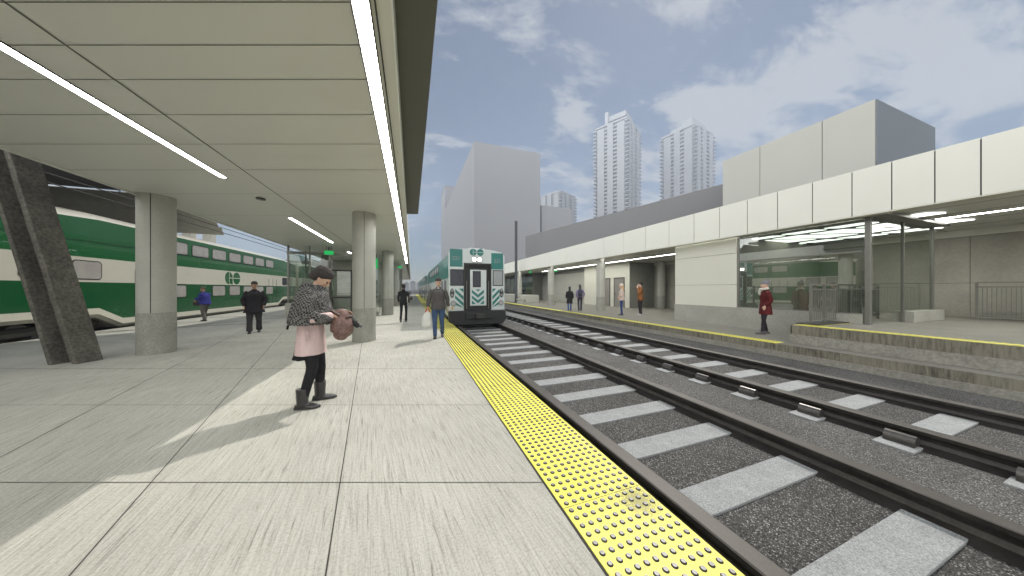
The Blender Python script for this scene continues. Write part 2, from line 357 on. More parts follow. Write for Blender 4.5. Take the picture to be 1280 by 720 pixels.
mb = MB(); mb.box(.97, 1.63, -3, 75, -.03, .008)
def dome(x, y, n, r, h=.0075, z=.008):
    a = [(x+r*math.cos(i*2*math.pi/n), y+r*math.sin(i*2*math.pi/n), z) for i in range(n)]
    b = [(x+r*.70*math.cos(i*2*math.pi/n), y+r*.70*math.sin(i*2*math.pi/n), z+h) for i in range(n)]
    mb.add(a+b, [(i, (i+1) % n, n+(i+1) % n, n+i) for i in range(n)], 2); mb.add(b, [tuple(range(n))], 1)
p = .064; j = 0; y = .45
while y < 30:
    for i in range(10):
        if y < 7: dome(1.012+i*p, y, 14, .0185)
        elif y < 14: dome(1.012+i*p, y, 8, .0185)
        else: dome(1.012+i*p, y, 5, .0185)
    y += p
for k in range(-2, 58): mb.box(.972, 1.628, .418+k*1.216-.0015, .418+k*1.216+.0015, .008, .009, 2)
mb.box(.955, .968, -3, 75, -.02, .004, 2)
t = obj('tactile_strip', mb, [M_tact, M_dome, M_joint], smooth=False)
tag(t, 'yellow studded warning strip along the near platform edge', 'tactile paving')

# right hand platform
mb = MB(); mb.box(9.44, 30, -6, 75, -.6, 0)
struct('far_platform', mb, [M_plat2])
mb = MB(); mb.box(9.425, 9.437, -6, 75, -.2, -.002); 
o = obj('platform_edge_course', mb, M_face_r); tag(o, 'rough weathered concrete course along the far platform edge', 'edge course')
mb = MB(); mb.box(9.40, 9.437, -6, 75, -.5, -.2); 
o = obj('platform_retaining_wall', mb, M_face_s); tag(o, 'smooth concrete footing wall below the far platform edge', 'retaining wall')
mb = MB(); mb.box(9.43, 9.80, 4.62, 75, -.01, .006)
for k in range(220):
    for i in range(4): 
        y = 4.75+k*.09 
        if k < 130: dome(9.49+i*.085, y, 5, .02, .006, .006)
o = obj('tactile_strip', mb, [M_tact, M_dome, M_joint]); tag(o, 'narrow yellow tactile line along the far platform across the tracks', 'tactile paving')
# raised boarding platform
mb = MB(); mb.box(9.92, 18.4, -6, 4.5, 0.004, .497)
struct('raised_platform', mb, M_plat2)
mb = MB(); mb.box(9.90, 9.918, -6, 4.52, .25, .496); mb.box(9.90, 12.0, 4.502, 4.52, .25, .496)
o = obj('platform_edge_course', mb, M_face_r); tag(o, 'rough concrete course round the raised boarding platform', 'edge course')
mb = MB(); mb.box(9.885, 9.918, -6, 4.535, .006, .25); mb.box(9.918, 12.0, 4.502, 4.535, .006, .25)
o = obj('platform_retaining_wall', mb, M_face_s); tag(o, 'smooth concrete wall under the raised boarding platform', 'retaining wall')
mb = MB()
for k in range(96):
    y = 4.40-k*.11
    mb.add([(9.93, y, .503), (10.28, y-.07, .503), (10.28, y-.0, .503), (9.93, y+.07, .503)], [(0, 1, 2, 3)], 1)
mb.box(9.92, 10.30, -6, 4.5, .49, .500, 0)
for k in range(24):
    x = 10.35+k*.09
    mb.add([(x, 4.1, .503), (x+.045, 4.1, .503), (x+.02, 4.45, .503), (x-.025, 4.45, .503)], [(0, 1, 2, 3)], 1)
o = obj('tactile_strip', mb, [mat('dull_yellow', (.42, .38, .12), .6), M_tact]); tag(o, 'yellow hatched tactile border of the raised boarding platform', 'tactile paving')

# ================================================================== TRACKS
def rail_mb(x, w=.155):
    m = MB(); h = w/2
    prof = [(-.17, -.36), (.17, -.36), (.17, -.345), (.05, -.31), (.022, -.27), (.022, -.215), (h, -.195), (h, -.157), (h-.012, -.150), (-h+.012, -.150), (-h, -.157), (-h, -.195), (-.022, -.215), (-.022, -.27), (-.05, -.31), (-.17, -.345)]
    n = len(prof); vs = [(x+a, -6, z) for a, z in prof]+[(x+a, 90, z) for a, z in prof]
    m.add(vs, [(i, n+i, n+(i+1) % n, (i+1) % n) for i in range(n)]+[tuple(range(n)), tuple(range(2*n-1, n-1, -1))], 0)
    m.m[8] = 1; m.m[7] = 1; m.m[9] = 1
    return m
for x, lab in ((1.985, 'brown steel rail beside the yellow edge strip, nearest the platform'), (3.94, 'right hand brown rail of the track the train stands on'),
               (5.635, 'rail of the empty track with exposed clips along its left side'), (7.42, 'rail of the empty track closest to the far platform wall')):
    o = obj('rail', rail_mb(x), [M_rail, M_railhead], origin=(x, 0, -.36)); tag(o, lab, 'rail', 'running rails of the two tracks')

def make_tie(x0, x1, name, label, group, cap_x, plate):
    r = thing(name, label, 'railway tie', (x0, 0, -.36), 0, group)
    m = MB().box(x0, x1, 0, .30, -.40, -.329); obj('slab', m, M_tie, r, bevel=.006)
    for c in cap_x:
        m = MB(); n = 12
        ring = lambda y: [(c+.078*math.cos(math.pi*i/n), y, -.328+.115*math.sin(math.pi*i/n)) for i in range(n+1)]
        m.loft([ring(.035), ring(.265)], 0, cap=True); obj('fastener', m, M_cap, r, smooth='auto')
    return r
near = make_tie(1.76, 4.25, 'concrete_tie', 'x', 'ties under the track the train stands on', (1.83,), 0)
far = make_tie(5.25, 7.75, 'concrete_tie', 'x', 'ties under the empty track', (5.49,), 0)
near.location.y = 1.53-.79; far.location.y = 1.34-.79
ORD = 'first second third fourth fifth sixth seventh eighth ninth tenth eleventh twelfth thirteenth fourteenth fifteenth sixteenth'.split()
for src, word, n, far_lab in ((near, 'track the train stands on', 55, 'pale concrete tie beneath or behind the arriving train'),
                        (far, 'empty track beside the far platform', 69, 'small distant concrete tie of the empty track, farther off than its sixteenth')):
    y0 = src.location.y
    for k in range(n):
        c = src if k == 0 else copy_tree(src)
        c.location.y = y0 + .79*k
        c['label'] = far_lab if k > 15 or (src is near and c.location.y > 12.2) else 'pale speckled concrete tie, %s from the viewer on the %s' % (ORD[k], word)

# ================================================================== LEFT CANOPY
ZC = 3.67
cp = thing('platform_canopy', 'pale panelled canopy roof over the near platform with dark overhanging edge', 'canopy', (-3, 0, ZC))
mb = MB(); mb.box(-5.87, -.43, -6, 70, ZC, ZC+.12)
mb.box(-.29, -.145, -6, 70, ZC-.002, ZC+.12)
obj('soffit', mb, M_soffit, cp)
mb = MB()
def cj(d, xa=-5.86, xb=-.44):
    s = math.cos(TH); ya = (d-xa*math.sin(TH))/s; yb = (d-xb*math.sin(TH))/s
    w = .0045
    mb.add([(xa, ya-w, ZC-.004), (xb, yb-w, ZC-.004), (xb, yb+w, ZC-.004), (xa, ya+w, ZC-.004)], [(0, 1, 2, 3)])
for d in (.9, 1.3, 1.7, 2.08, 2.447, 2.849, 3.424, 4.12, 5.01, 6.27, 8.11, 10.98, 14, 18, 23, 30, 40): cj(d)
mb.add([(-2.895, -6, ZC-.005), (-2.875, -6, ZC-.005), (-2.875, 70, ZC-.005), (-2.895, 70, ZC-.005)], [(0, 1, 2, 3)])
obj('panel_joints', mb, mat('soffit_joint', (.13, .128, .11), .8), cp)
mb = MB(); mb.box(-.145, -.13, -6, 70, ZC-.03, 4.25); obj('fascia', mb, M_white, cp)
mb = MB(); mb.box(-.262, -.25, -6, 70, ZC-.02, ZC-.003); mb.box(-.30, -.29, -6, 70, ZC-.03, ZC+.02); mb.box(-.431, -.42, -6, 70, ZC-.03, ZC+.02); obj('edge_trim', mb, M_dark, cp)
s = math.tan(TH)
mb = MB(); ye = 9.42; mb.plan([(-.129, -6), (.206, -6), (.206, ye-.206*s), (-.129, ye+.129*s)], 3.90, 4.22); obj('overhang', mb, M_darksoff, cp)
mb = MB(); mb.box(-5.95, -.146, -6, 70, ZC+.125, 4.2); obj('roof', mb, M_grey, cp)
obj('added_shade_panel', MB().box(-5.96, -5.90, -6, 16, 4.205, 7.1), M_dark, cp)  # unseen panel added to keep direct sun off the leaning pillar
mb = MB(); mb.box(-5.95, -5.875, -6, 70, ZC-.02, ZC+.12); obj('rear_fascia', mb, M_soffit, cp)

def strip_light(x, y0, y1, w, label, group=None, z=ZC, s=1):
    r = thing('strip_light', label, 'light', (x, y0, z), 0, group)
    m = MB(); m.box(x-w/2-.012, x-w/2, y0, y1, z-.014, z+.01); m.box(x+w/2, x+w/2+.012, y0, y1, z-.014, z+.01); m.box(x-w/2-.012, x+w/2+.012, y1, y1+.012, z-.014, z+.01); m.box(x-w/2-.012, x+w/2+.012, y0-.012, y0, z-.014, z+.01)
    obj('frame', m, M_dark, r)
    m = MB(); m.box(x-w/2, x+w/2, y0, y1, z-.008, z+.008); obj('diffuser', m, M_strip3 if x > 5 else M_strip, r)
    return r
strip_light(-.36, -5, 25, .115, 'long continuous white strip light along the track side edge of the canopy')
strip_light(-3.43, .9, 6.96, .10, 'diagonal strip light nearest the viewer, over the leaning pillar', 'short ceiling strips under the near canopy')
strip_light(-3.47, 10.2, 15.0, .10, 'shorter ceiling strip beyond the first thick column', 'short ceiling strips under the near canopy')
strip_light(-3.47, 18.3, 23.0, .10, 'far ceiling strip seen beside the second column', 'short ceiling strips under the near canopy')
d = 746/113; q = ud((326-640)/344*d, d)
t = thing('downlight', 'small round dark downlight in the near canopy ceiling', 'light', (q.x, q.y, ZC))
obj('rim', MB().cyl((q.x, q.y, ZC-.03), (q.x, q.y, ZC+.0), .09, 24), M_dark, t); obj('lens', MB().cyl((q.x, q.y, ZC-.035), (q.x, q.y, ZC-.031), .06, 24), M_paned, t)

# ------------------------------------------------------------------ round columns
def column(x, y, r, z0, z1, label, group, base_h=.95, seam=-110):
    t = thing('round_column', label, 'column', (x, y, z0), 0, group)
    obj('shaft', MB().cyl((x, y, z0+base_h), (x, y, z1), r, 64), M_concl, t, smooth='auto')
    obj('base', MB().cyl((x, y, z0), (x, y, z0+base_h), r+.004, 64), M_conc_base, t, smooth='auto')
    a = R(seam); c, s_ = math.cos(a), math.sin(a); m = MB()
    m.bar((x+c*(r+.001), y+s_*(r+.001), z0+base_h), (x+c*(r+.001), y+s_*(r+.001), z1), .012, .006, up=(c, s_, 0)); obj('seam', m, M_joint, t)
    return t
column(-5.62, 8.95, .30, 0, ZC, 'thick round concrete column between the leaning pillar and the man in blue', 'columns of the near canopy', seam=-75)
column(-1.28, 8.95, .30, 0, ZC, 'round concrete column just right of the woman with the checked shawl', 'columns of the near canopy', seam=-82)
column(-1.28, 17.4, .31, 0, ZC, 'second round column along the track side of the near canopy', 'columns of the near canopy', seam=-82)
column(-1.28, 25.9, .31, 0, ZC, 'third round column in the row along the track side', 'columns of the near canopy')
column(-1.28, 34.4, .31, 0, ZC, 'most distant round column in the row along the track side', 'columns of the near canopy')

# ------------------------------------------------------------------ leaning pillar (two flanges and a recessed web)
t = thing('leaning_pillar', 'dark weathered concrete pillar with recessed web leaning to the left', 'pillar', (-6.4, 8.2, 0))
def lean(u0, u1, d0, d1, z0=0, z1=4.7, k=-.317):
    m = MB(); rings = []
    for z in (z0, z1*.33, z1*.66, z1):
        sh = k*z; rings.append([ud(u0+sh, d0, z), ud(u1+sh, d0, z), ud(u1+sh, d1, z), ud(u0+sh, d1, z)])
    return m.loft(rings, 0)
def upx(px, d): return (px-640)/344*d
obj('flange', lean(-8.76, -8.66, 5.47, 5.84), M_pillar, t, bevel=.012)
obj('web', lean(-9.03, -8.762, 5.62, 5.72), M_pillar, t)
obj('flange', lean(-9.12, -9.032, 5.40, 5.77), M_pillar, t, bevel=.012)

# ------------------------------------------------------------------ glass waiting enclosure behind the columns
t = thing('glass_enclosure', 'glazed stair enclosure with concrete plinth under the near canopy', 'enclosure', (-4, 16.6, 0))
mb = MB(); mb.box(-5.85, -4.02, 16.6, 16.85, 0, .78); mb.box(-5.85, -5.6, 16.85, 32, 0, .78); mb.box(-2.9, -1.75, 16.6, 16.85, 0, .2); mb.box(-1.95, -1.75, 16.85, 32, 0, .2)
obj('plinth', mb, M_conc, t)
mb = MB(); mb.box(-5.75, -4.02, 16.68, 16.70, .78, ZC-.35); mb.box(-5.73, -5.71, 16.7, 32, .78, ZC-.35); mb.box(-1.85, -1.83, 16.7, 32, .2, ZC-.35); obj('glazing', mb, M_glass2, t)
for x in (-5.75, -4.85, -4.02, -2.9, -1.84): obj('mullion', MB().box(x-.03, x+.03, 16.64, 16.74, .2, ZC), M_steel, t)
for y in range(19, 33, 3): obj('mullion', MB().box(-5.75, -5.69, y-.03, y+.03, .78, ZC), M_steel, t); obj('mullion', MB().box(-1.87, -1.81, y-.03, y+.03, .2, ZC), M_steel, t)
obj('transom', MB().box(-5.8, -1.8, 16.62, 16.76, ZC-.42, ZC-.3), M_steel, t)
mb = MB(); mb.box(-5.5, -2.1, 24, 24.2, 0, ZC-.01); obj('inner_wall', mb, M_conc, t)
mb = MB(); mb.box(-5.2, -4.75, 20, 20.4, 0, ZC-.01); mb.box(-3.3, -2.9, 21, 21.4, 0, ZC-.01); obj('inner_pier', mb, M_steel, t)
dr = MB(); x0, x1 = -3.98, -2.94
dr.box(x0, x0+.08, 16.6, 16.7, .02, 2.5); dr.box(x1-.08, x1, 16.6, 16.7, .02, 2.5); dr.box(x0+.08, x1-.08, 16.6, 16.7, 2.42, 2.5); dr.box(x0+.08, x1-.08, 16.6, 16.7, .02, .12); dr.box(x0+.08, x1-.08, 16.6, 16.7, 1.0, 1.09)
d_ = obj('door', dr, M_dark, t)
obj('pane', MB().box(x0+.08, x1-.08, 16.64, 16.66, .12, 1.0).box(x0+.08, x1-.08, 16.64, 16.66, 1.09, 2.42), M_glass2, d_)
obj('handle', MB().bar((x0+.16, 16.56, 1.25), (x1-.16, 16.56, 1.25), .03, .03), M_steel, d_)

def exit_sign(x, y, z, label, w=.34, h=.15):
    t = thing('exit_sign', label, 'sign', (x, y, z), 0, 'green exit signs')
    obj('panel', MB().box(x-w/2, x+w/2, y-.02, y+.02, z-h, z), M_exit, t, bevel=.01)
    obj('hanger', MB().cyl((x-w/4, y, z), (x-w/4, y, z+.25), .01, 8).cyl((x+w/4, y, z), (x+w/4, y, z+.25), .01, 8), M_dark, t)
exit_sign(-1.72, 15.6, 3.05, 'green sign beside the second column, above the glass enclosure', .22, .5)
exit_sign(-.9, 25.0, 3.4, 'small green sign hanging above the far end of the near platform')
exit_sign(-3.9, 16.2, 3.42, 'dim green sign hanging over the glass door', .4, .2)
exit_sign(12.2, 27.5, 3.4, 'small green sign under the far canopy, left of the two walkers')
exit_sign(13.6, 24.5, 3.4, 'green sign half hidden by a column of the far canopy', .4, .2)

# ------------------------------------------------------------------ dark shed roof and louvres over the left train
t = thing('train_shed', 'dark shed roof with louvred end screen behind the green and cream train', 'shed roof', (-20, 14, 6.5))
obj('roof', MB().box(-34, -11.6, -4, 20.0, 6.5, 6.7), M_dark, t)
obj('rear_wall', MB().box(-34, -33.8, -4, 20.0, -.4, 6.49), M_dark, t)
for k in range(5):
    mb = MB(); y = 20.1+k*.5; z = 6.45-k*.30
    mb.add([(-34, y, z), (-11, y, z), (-11, y+.25, z-.40), (-34, y+.25, z-.40), (-34, y+.02, z+.03), (-11, y+.02, z+.03), (-11, y+.27, z-.37), (-34, y+.27, z-.37)], [(0, 1, 2, 3), (4, 7, 6, 5), (0, 4, 5, 1), (3, 2, 6, 7), (0, 3, 7, 4), (1, 5, 6, 2)])
    obj('louvre', mb, mat('louvre_metal', (.30, .29, .25), .4, metal=.4), t)
for x in range(-32, -11, 3):
    obj('bracket', MB().bar((x, 20.05, 6.48), (x+.3, 22.4, 5.1), .05, .08), mat('blue_steel', (.16, .2, .25), .4, metal=.6), t)
mb = MB()
for y, x in ((24, -13.9), (24, -12.9)): mb.box(x, x+.42, y, y+.5, -.3, 6.5)
mb.box(-24, -12.2, 24.1, 24.4, 6.2, 6.7)
o = thing('support_frame', 'pair of beige beams standing behind the left train', 'frame', (-13.2, 24, -.3)); obj('beam', mb, M_concl, o)
for k, (xa, za) in enumerate(((-9.9, 4.6), (-10.6, 5.1))):
    m = MB(); pts = [Vector((xa, -4+3*i, za-.05*math.sin(i*math.pi/6)*3*.3)) for i in range(24)]
    for a, b in zip(pts, pts[1:]): m.cyl(a, b, .018, 6, cap=False)
    o = obj('overhead_cable', m, M_black, origin=tuple(pts[0])); tag(o, ('lower' if k == 0 else 'upper')+' black cable running above the left train roof', 'cable', 'cables above the left train')
t = thing('distant_block', 'dark low building standing beyond the end of the left train', 'building', (-14, 60, 0))
obj('wall', MB().box(-30, -9, 60, 75, -.4, 6.2), M_darksoff, t); obj('roof', MB().box(-30.4, -8.6, 59.6, 75.4, 6.2, 6.6), M_grey, t)

# ================================================================== RIGHT HAND STATION
XF = 11.6; ZR = 3.60
t = thing('far_canopy', 'long cream panelled canopy over the far platform across the tracks', 'canopy', (XF, 0, 3.5))
jy = [-5.5, -4.4, -3.3, -2.4, -1.5, -.7, .1, .8, 1.45, 2.11, 2.67, 3.29, 3.97, 4.78, 5.64, 6.53, 7.5, 8.56, 9.8, 11.2, 12.8, 14.6, 16.7, 19.1, 21.9, 25.1, 28.9, 33.2, 38, 44, 51, 59]
mb = MB()
for a, b in zip(jy, jy[1:]):
    mb.box(XF, XF+.10, a+.011, b-.011, 3.53, 4.78)
obj('fascia', mb, M_fascia, t)
mb = MB(); mb.box(XF+.02, XF+.2, -5.5, 59, 3.56, 4.75); mb.box(XF+.1, 18.6, -5.5, 59, ZR+.05, 4.6); obj('roof', mb, M_dark, t)
mb = MB(); mb.box(XF+.0, XF+.30, -5.5, 59, 3.50, 3.527); obj('drip_edge', mb, M_cream, t)
mb = MB(); mb.box(XF+.201, 18.55, -5.5, 59, ZR, ZR+.048); obj('soffit', mb, M_soffit, t)
mb = MB()
for x in (12.9, 14.2, 15.9, 17.2): mb.box(x-.01, x+.01, -5.5, 59, ZR-.004, ZR)
for y in range(-5, 58, 3): mb.box(XF+.31, 18.5, y-.012, y+.012, ZR-.0055, ZR-.0015)
obj('panel_joints', mb, mat('soffit_joint', (.13, .128, .11), .8), t)
strip_light(14.85, -5, 3.4, .20, 'bright strip light in the far canopy above the raised platform', 'strip lights of the far canopy', ZR)
strip_light(14.85, 10.5, 30, .14, 'long strip light in the far canopy above the two standing women and men', 'strip lights of the far canopy', ZR)
bpy.data.objects['strip_light.005']['label'] = 'strip light in the far canopy over the cream door block'
strip_light(XF+.4, -5, 34, .05, 'thin bright line of light tucked behind the far canopy fascia', 'strip lights of the far canopy', ZR)

column(12.1, 15.5, .29, 0, ZR, 'round column beside the cream door block, right of the two walkers', 'columns of the far canopy', seam=-150)
column(12.1, 22.6, .29, 0, ZR, 'round column left of the two walkers on the far platform', 'columns of the far canopy', seam=-150)
column(12.1, 30.5, .29, 0, ZR, 'small distant column of the far canopy near the green sign', 'columns of the far canopy', seam=-150)
column(18.0, 15.9, .30, 0, ZR, 'round column against the back wall, right of the man in the brown coat', 'columns of the far canopy', seam=-150)

# solid wall block
t = thing('wall_block', 'cream panelled wall block with concrete plinth left of the station window', 'wall', (12, 8.4, 0))
mb = MB()
for z0, z1 in ((.77, 1.66), (1.675, 2.9), (2.915, ZR-.002)): mb.box(12.0, 12.25, 7.12, 9.8, z0, z1)
obj('cladding', mb, M_cream, t)
obj('core', MB().box(12.02, 18.4, 7.35, 9.78, .0, ZR-.004), M_wallc, t)
obj('plinth', MB().box(11.97, 12.26, 7.1, 9.82, 0, .768), M_conc, t)
# glazed room
t = thing('station_window', 'large reflective station window with plinth and steel corner post', 'window', (12, 5.4, 0))
obj('plinth', MB().box(11.97, 12.2, 3.9, 7.098, 0, .77), M_conc, t)
obj('glazing', MB().box(12.05, 12.065, 3.88, 7.08, .77, ZR-.002), M_glass, t)
mb = MB(); mb.box(12.02, 12.09, 7.05, 7.11, .77, ZR-.001); mb.box(12.02, 12.09, 3.88, 7.05, .772, .80); mb.box(12.02, 12.09, 3.88, 7.05, ZR-.06, ZR-.001); mb.box(12.02, 12.08, 3.92, 7.05, 1.93+.62, 1.96+.62)
obj('frame', mb, M_steel, t)
mb = MB(); mb.box(11.99, 12.10, 3.76, 3.87, 0.5, ZR-.003); obj('corner_post', mb, M_steel, t, bevel=.01)
mb = MB(); mb.box(11.85, 16.2, 3.45, 3.95, ZR-.09, ZR-.007); obj('head_beam', mb, M_steel, t)
mb = MB(); mb.box(12.12, 15.98, 3.735, 3.75, .80, ZR-.1); obj('side_glazing', mb, M_glass2, t)
mb = MB(); mb.box(13.86, 13.92, 3.71, 3.77, .5, ZR-.1); mb.box(15.98, 16.05, 3.70, 3.78, .5, ZR-.1); obj('mullions', mb, M_steel, t)
mb = MB(); mb.box(13.93, 16.2, 3.55, 3.95, .5, .82); obj('side_plinth', mb, M_conc, t)
# luminous ceiling
obj('ceiling_backing', MB().box(13.0, 17.4, 3.96, 9.7, ZR-.009, ZR-.002), M_dark, t)
for k, (xa, xb) in enumerate(((13.55, 13.95), (14.35, 16.2), (16.7, 17.4))):
    pass
t = thing('luminous_ceiling', 'glowing white skylight panels behind the station window', 'ceiling light', (15, 5.4, ZR))
for xa, xb, st in ((13.35, 13.75, 0), (14.2, 15.9, .35), (16.45, 17.0, .8)):
    y = 3.1+st
    while y < 9.2:
        y1 = min(y+1.15, 9.4)
        mb = MB(); sk = .5*(xb-xa)*.55
        mb.add([(xa, y+sk, ZR-.03), (xb, y-sk, ZR-.03), (xb, y1-sk-.30, ZR-.03), (xa, y1+sk-.30, ZR-.03), (xa, y+sk, ZR-.01), (xb, y-sk, ZR-.01), (xb, y1-sk-.30, ZR-.01), (xa, y1+sk-.30, ZR-.01)], [(3, 2, 1, 0), (4, 5, 6, 7), (0, 1, 5, 4), (1, 2, 6, 5), (2, 3, 7, 6), (3, 0, 4, 7)])
        obj('light_panel', mb, M_strip2, t); y = y1
# back walls
t = thing('back_wall', 'long grey cast concrete wall at the back of the raised platform', 'wall', (18.5, 0, 0))
mb = MB()
for k in range(6):
    y0 = -5.5+k*3.02
    for z0, z1 in ((0, 1.7), (1.712, ZR-.25)): mb.box(18.5, 18.8, y0+.006, y0+3.014, z0, z1)
obj('panels', mb, M_wallc, t)
obj('core', MB().box(18.53, 18.85, -5.5, 33, 0, ZR-.26), M_dark, t)
obj('upper_band', MB().box(18.45, 18.8, -5.5, 33, ZR-.24, ZR-.003), M_cream, t)
mb = MB()
for k in range(7):
    y0 = 12.62+k*3.0
    for z0, z1 in ((0, 1.7), (1.712, ZR-.25)): mb.box(18.5, 18.8, y0+.006, y0+2.99, z0, z1)
obj('panels', mb, M_wallc, t)
# door block
t = thing('door_block', 'cream service block with two taupe doors under the far canopy', 'block', (16, 19, 0))
obj('wall', MB().box(16.0, 18.44, 17.04, 23, 0, ZR-.006), M_cream, t)
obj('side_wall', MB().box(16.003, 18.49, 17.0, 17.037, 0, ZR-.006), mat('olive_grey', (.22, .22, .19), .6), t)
for y0, y1 in ((17.6, 18.7), (19.3, 20.4)):
    f = obj('door', MB().box(15.975, 15.998, y0, y1, .02, 2.35), M_door, t)
    obj('frame', MB().box(15.96, 15.999, y0-.06, y0-.002, 0, 2.42).box(15.96, 15.999, y1+.002, y1+.06, 0, 2.42).box(15.96, 15.999, y0-.06, y1+.06, 2.352, 2.42), M_dark, f)
    obj('handle', MB().bar((15.94, y1-.12, 1.0), (15.94, y1-.12, 1.15), .03, .03), M_dark, f)
# far wall panels and glazed front
t = thing('panelled_wall', 'pale panelled wall behind the two walkers on the far platform', 'wall', (16.6, 26, 0))
mb = MB()
for y0 in (23.2, 26.6, 30.0):
    for z0, z1 in ((0, .9), (.912, 1.9), (1.912, ZR-.4)): mb.box(16.6, 16.8, y0, y0+3.38, z0, z1)
obj('panels', mb, M_concl, t); obj('core', MB().box(16.62, 18.4, 23.1, 33.4, 0, ZR-.01), M_steel, t)
t = thing('glazed_front', 'glazed station front with steel mullions at the distant end of the far platform', 'glazing', (15.2, 40, 0))
obj('glass', MB().box(15.2, 15.22, 33.5, 58, .1, ZR-.05), M_glass2, t)
for k in range(12): obj('mullion', MB().box(15.16, 15.26, 33.5+k*2.2, 33.6+k*2.2, 0, ZR-.01), M_steel, t)
mb = MB()
mb.box(15.17, 15.25, 33.6, 58, 2.1, 2.18); mb.box(15.17, 15.25, 33.6, 58, 1.0, 1.05); mb.box(15.2, 16.6, 33.4, 33.48, 0, ZR-.01); obj('transoms', mb, M_steel, t)
obj('inner_wall', MB().box(17.5, 17.8, 33.5, 58, 0, ZR-.01), mat('olive_wall', (.34, .32, .17), .7), t)
mb = MB()
for k in range(6): mb.box(16.2, 16.6, 35+k*4, 35.5+k*4, 0, ZR-.01)
obj('inner_pier', mb, M_dark, t)
t = thing('planter_wall', 'low pale concrete planter wall near the distant mast', 'planter', (11, 30, 0))
obj('wall', MB().box(10.9, 13.1, 27.2, 44, 0, .82), M_concl, t, bevel=.02)
obj('round_seat', MB().cyl((10.6, 26.2, 0), (10.6, 26.2, .38), .45, 24).cyl((10.6, 26.2, .38), (10.6, 26.2, .45), .55, 24), M_concl, t, smooth='auto')
t = thing('mast', 'tall slender dark mast rising beyond the far canopy', 'mast', (10.75, 28.0, 0))
obj('pole', MB().box(10.64, 10.88, 28.0, 28.22, .0, 8.9), mat('mast_paint', (.06, .065, .07), .5), t); obj('foot', MB().box(10.5, 11.0, 27.9, 28.4, 0, .05), M_dark, t)

# rooftop box and skewed bridge wall behind
t = thing('rooftop_box', 'large pale clad plant box on the far station roof', 'roof box', (14, 6.5, 4.6))
mb = MB()
for a, b in ((4.3, 5.50), (5.52, 7.40), (7.42, 8.9)): mb.box(14.0, 14.1, a, b, 4.3, 7.6)
obj('cladding', mb, M_boxl, t)
obj('body', MB().box(14.04, 18.6, 4.27, 8.88, 4.3, 7.59), M_boxd, t)
t = thing('bridge_wall', 'long plain grey wall rising behind the far canopy roof', 'wall', (16, 12, 4))
a = ud(upx(915, 15.2), 15.2); b = ud(upx(657, 31), 31)
nrm = Vector(((b-a).y, -(b-a).x, 0)).normalized()*4
mb = MB(); mb.plan([(a.x, a.y), (b.x, b.y), (b.x+nrm.x, b.y+nrm.y), (a.x+nrm.x, a.y+nrm.y)], 3.7, 7.42)
obj('wall', mb, M_grey, t)

# ------------------------------------------------------------------ railings
def railing(p, q, z, h, label, group, n_post=3, pickets=True, pitch=.075):
    p = Vector((*p, z)); q = Vector((*q, z)); L = (q-p).length; t_ = (q-p)/L
    r = thing('railing', label, 'railing', tuple(p), 0, group)
    for i in range(n_post):
        a = p+t_*L*i/(n_post-1); obj('post', MB().bar(a, a+Vector((0, 0, h)), .05, .05, up=tuple(t_)), M_steel, r)
    m = MB(); 
    for zz_ in (h, h-.14): m.bar(p+Vector((0, 0, zz_)), q+Vector((0, 0, zz_)), .05, .045)
    m.bar(p+Vector((0, 0, .12)), q+Vector((0, 0, .12)), .04, .04)
    obj('rails', m, M_steel, r)
    m = MB(); k = pitch
    while k < L-.03:
        a = p+t_*k; m.bar(a+Vector((0, 0, .14)), a+Vector((0, 0, h-.16)), .018, .018, up=tuple(t_)); k += pitch
    obj('pickets', m, M_steel, r)
    return r
railing((10.65, 4.42), (12.0, 4.42), .5, 1.12, 'short picket railing at the end of the raised platform in front of the window', 'picket railings of the raised platform', 3, pitch=.1)
railing((12.3, 4.42), (14.6, 4.42), .5, 1.12, 'picket railing seen behind the station window glass', 'picket railings of the raised platform', 3)
railing((17.2, -5), (17.2, 3.2), .5, 1.2, 'long picket railing in front of the cast concrete back wall', 'picket railings of the raised platform', 7)
t = thing('boarding_plate', 'dark folding boarding plate lying at the foot of the short railing', 'plate', (11, 4.3, .5))
obj('plate', MB().box(10.35, 12.1, 4.15, 4.62, .505, .53), M_dark, t, bevel=.005)

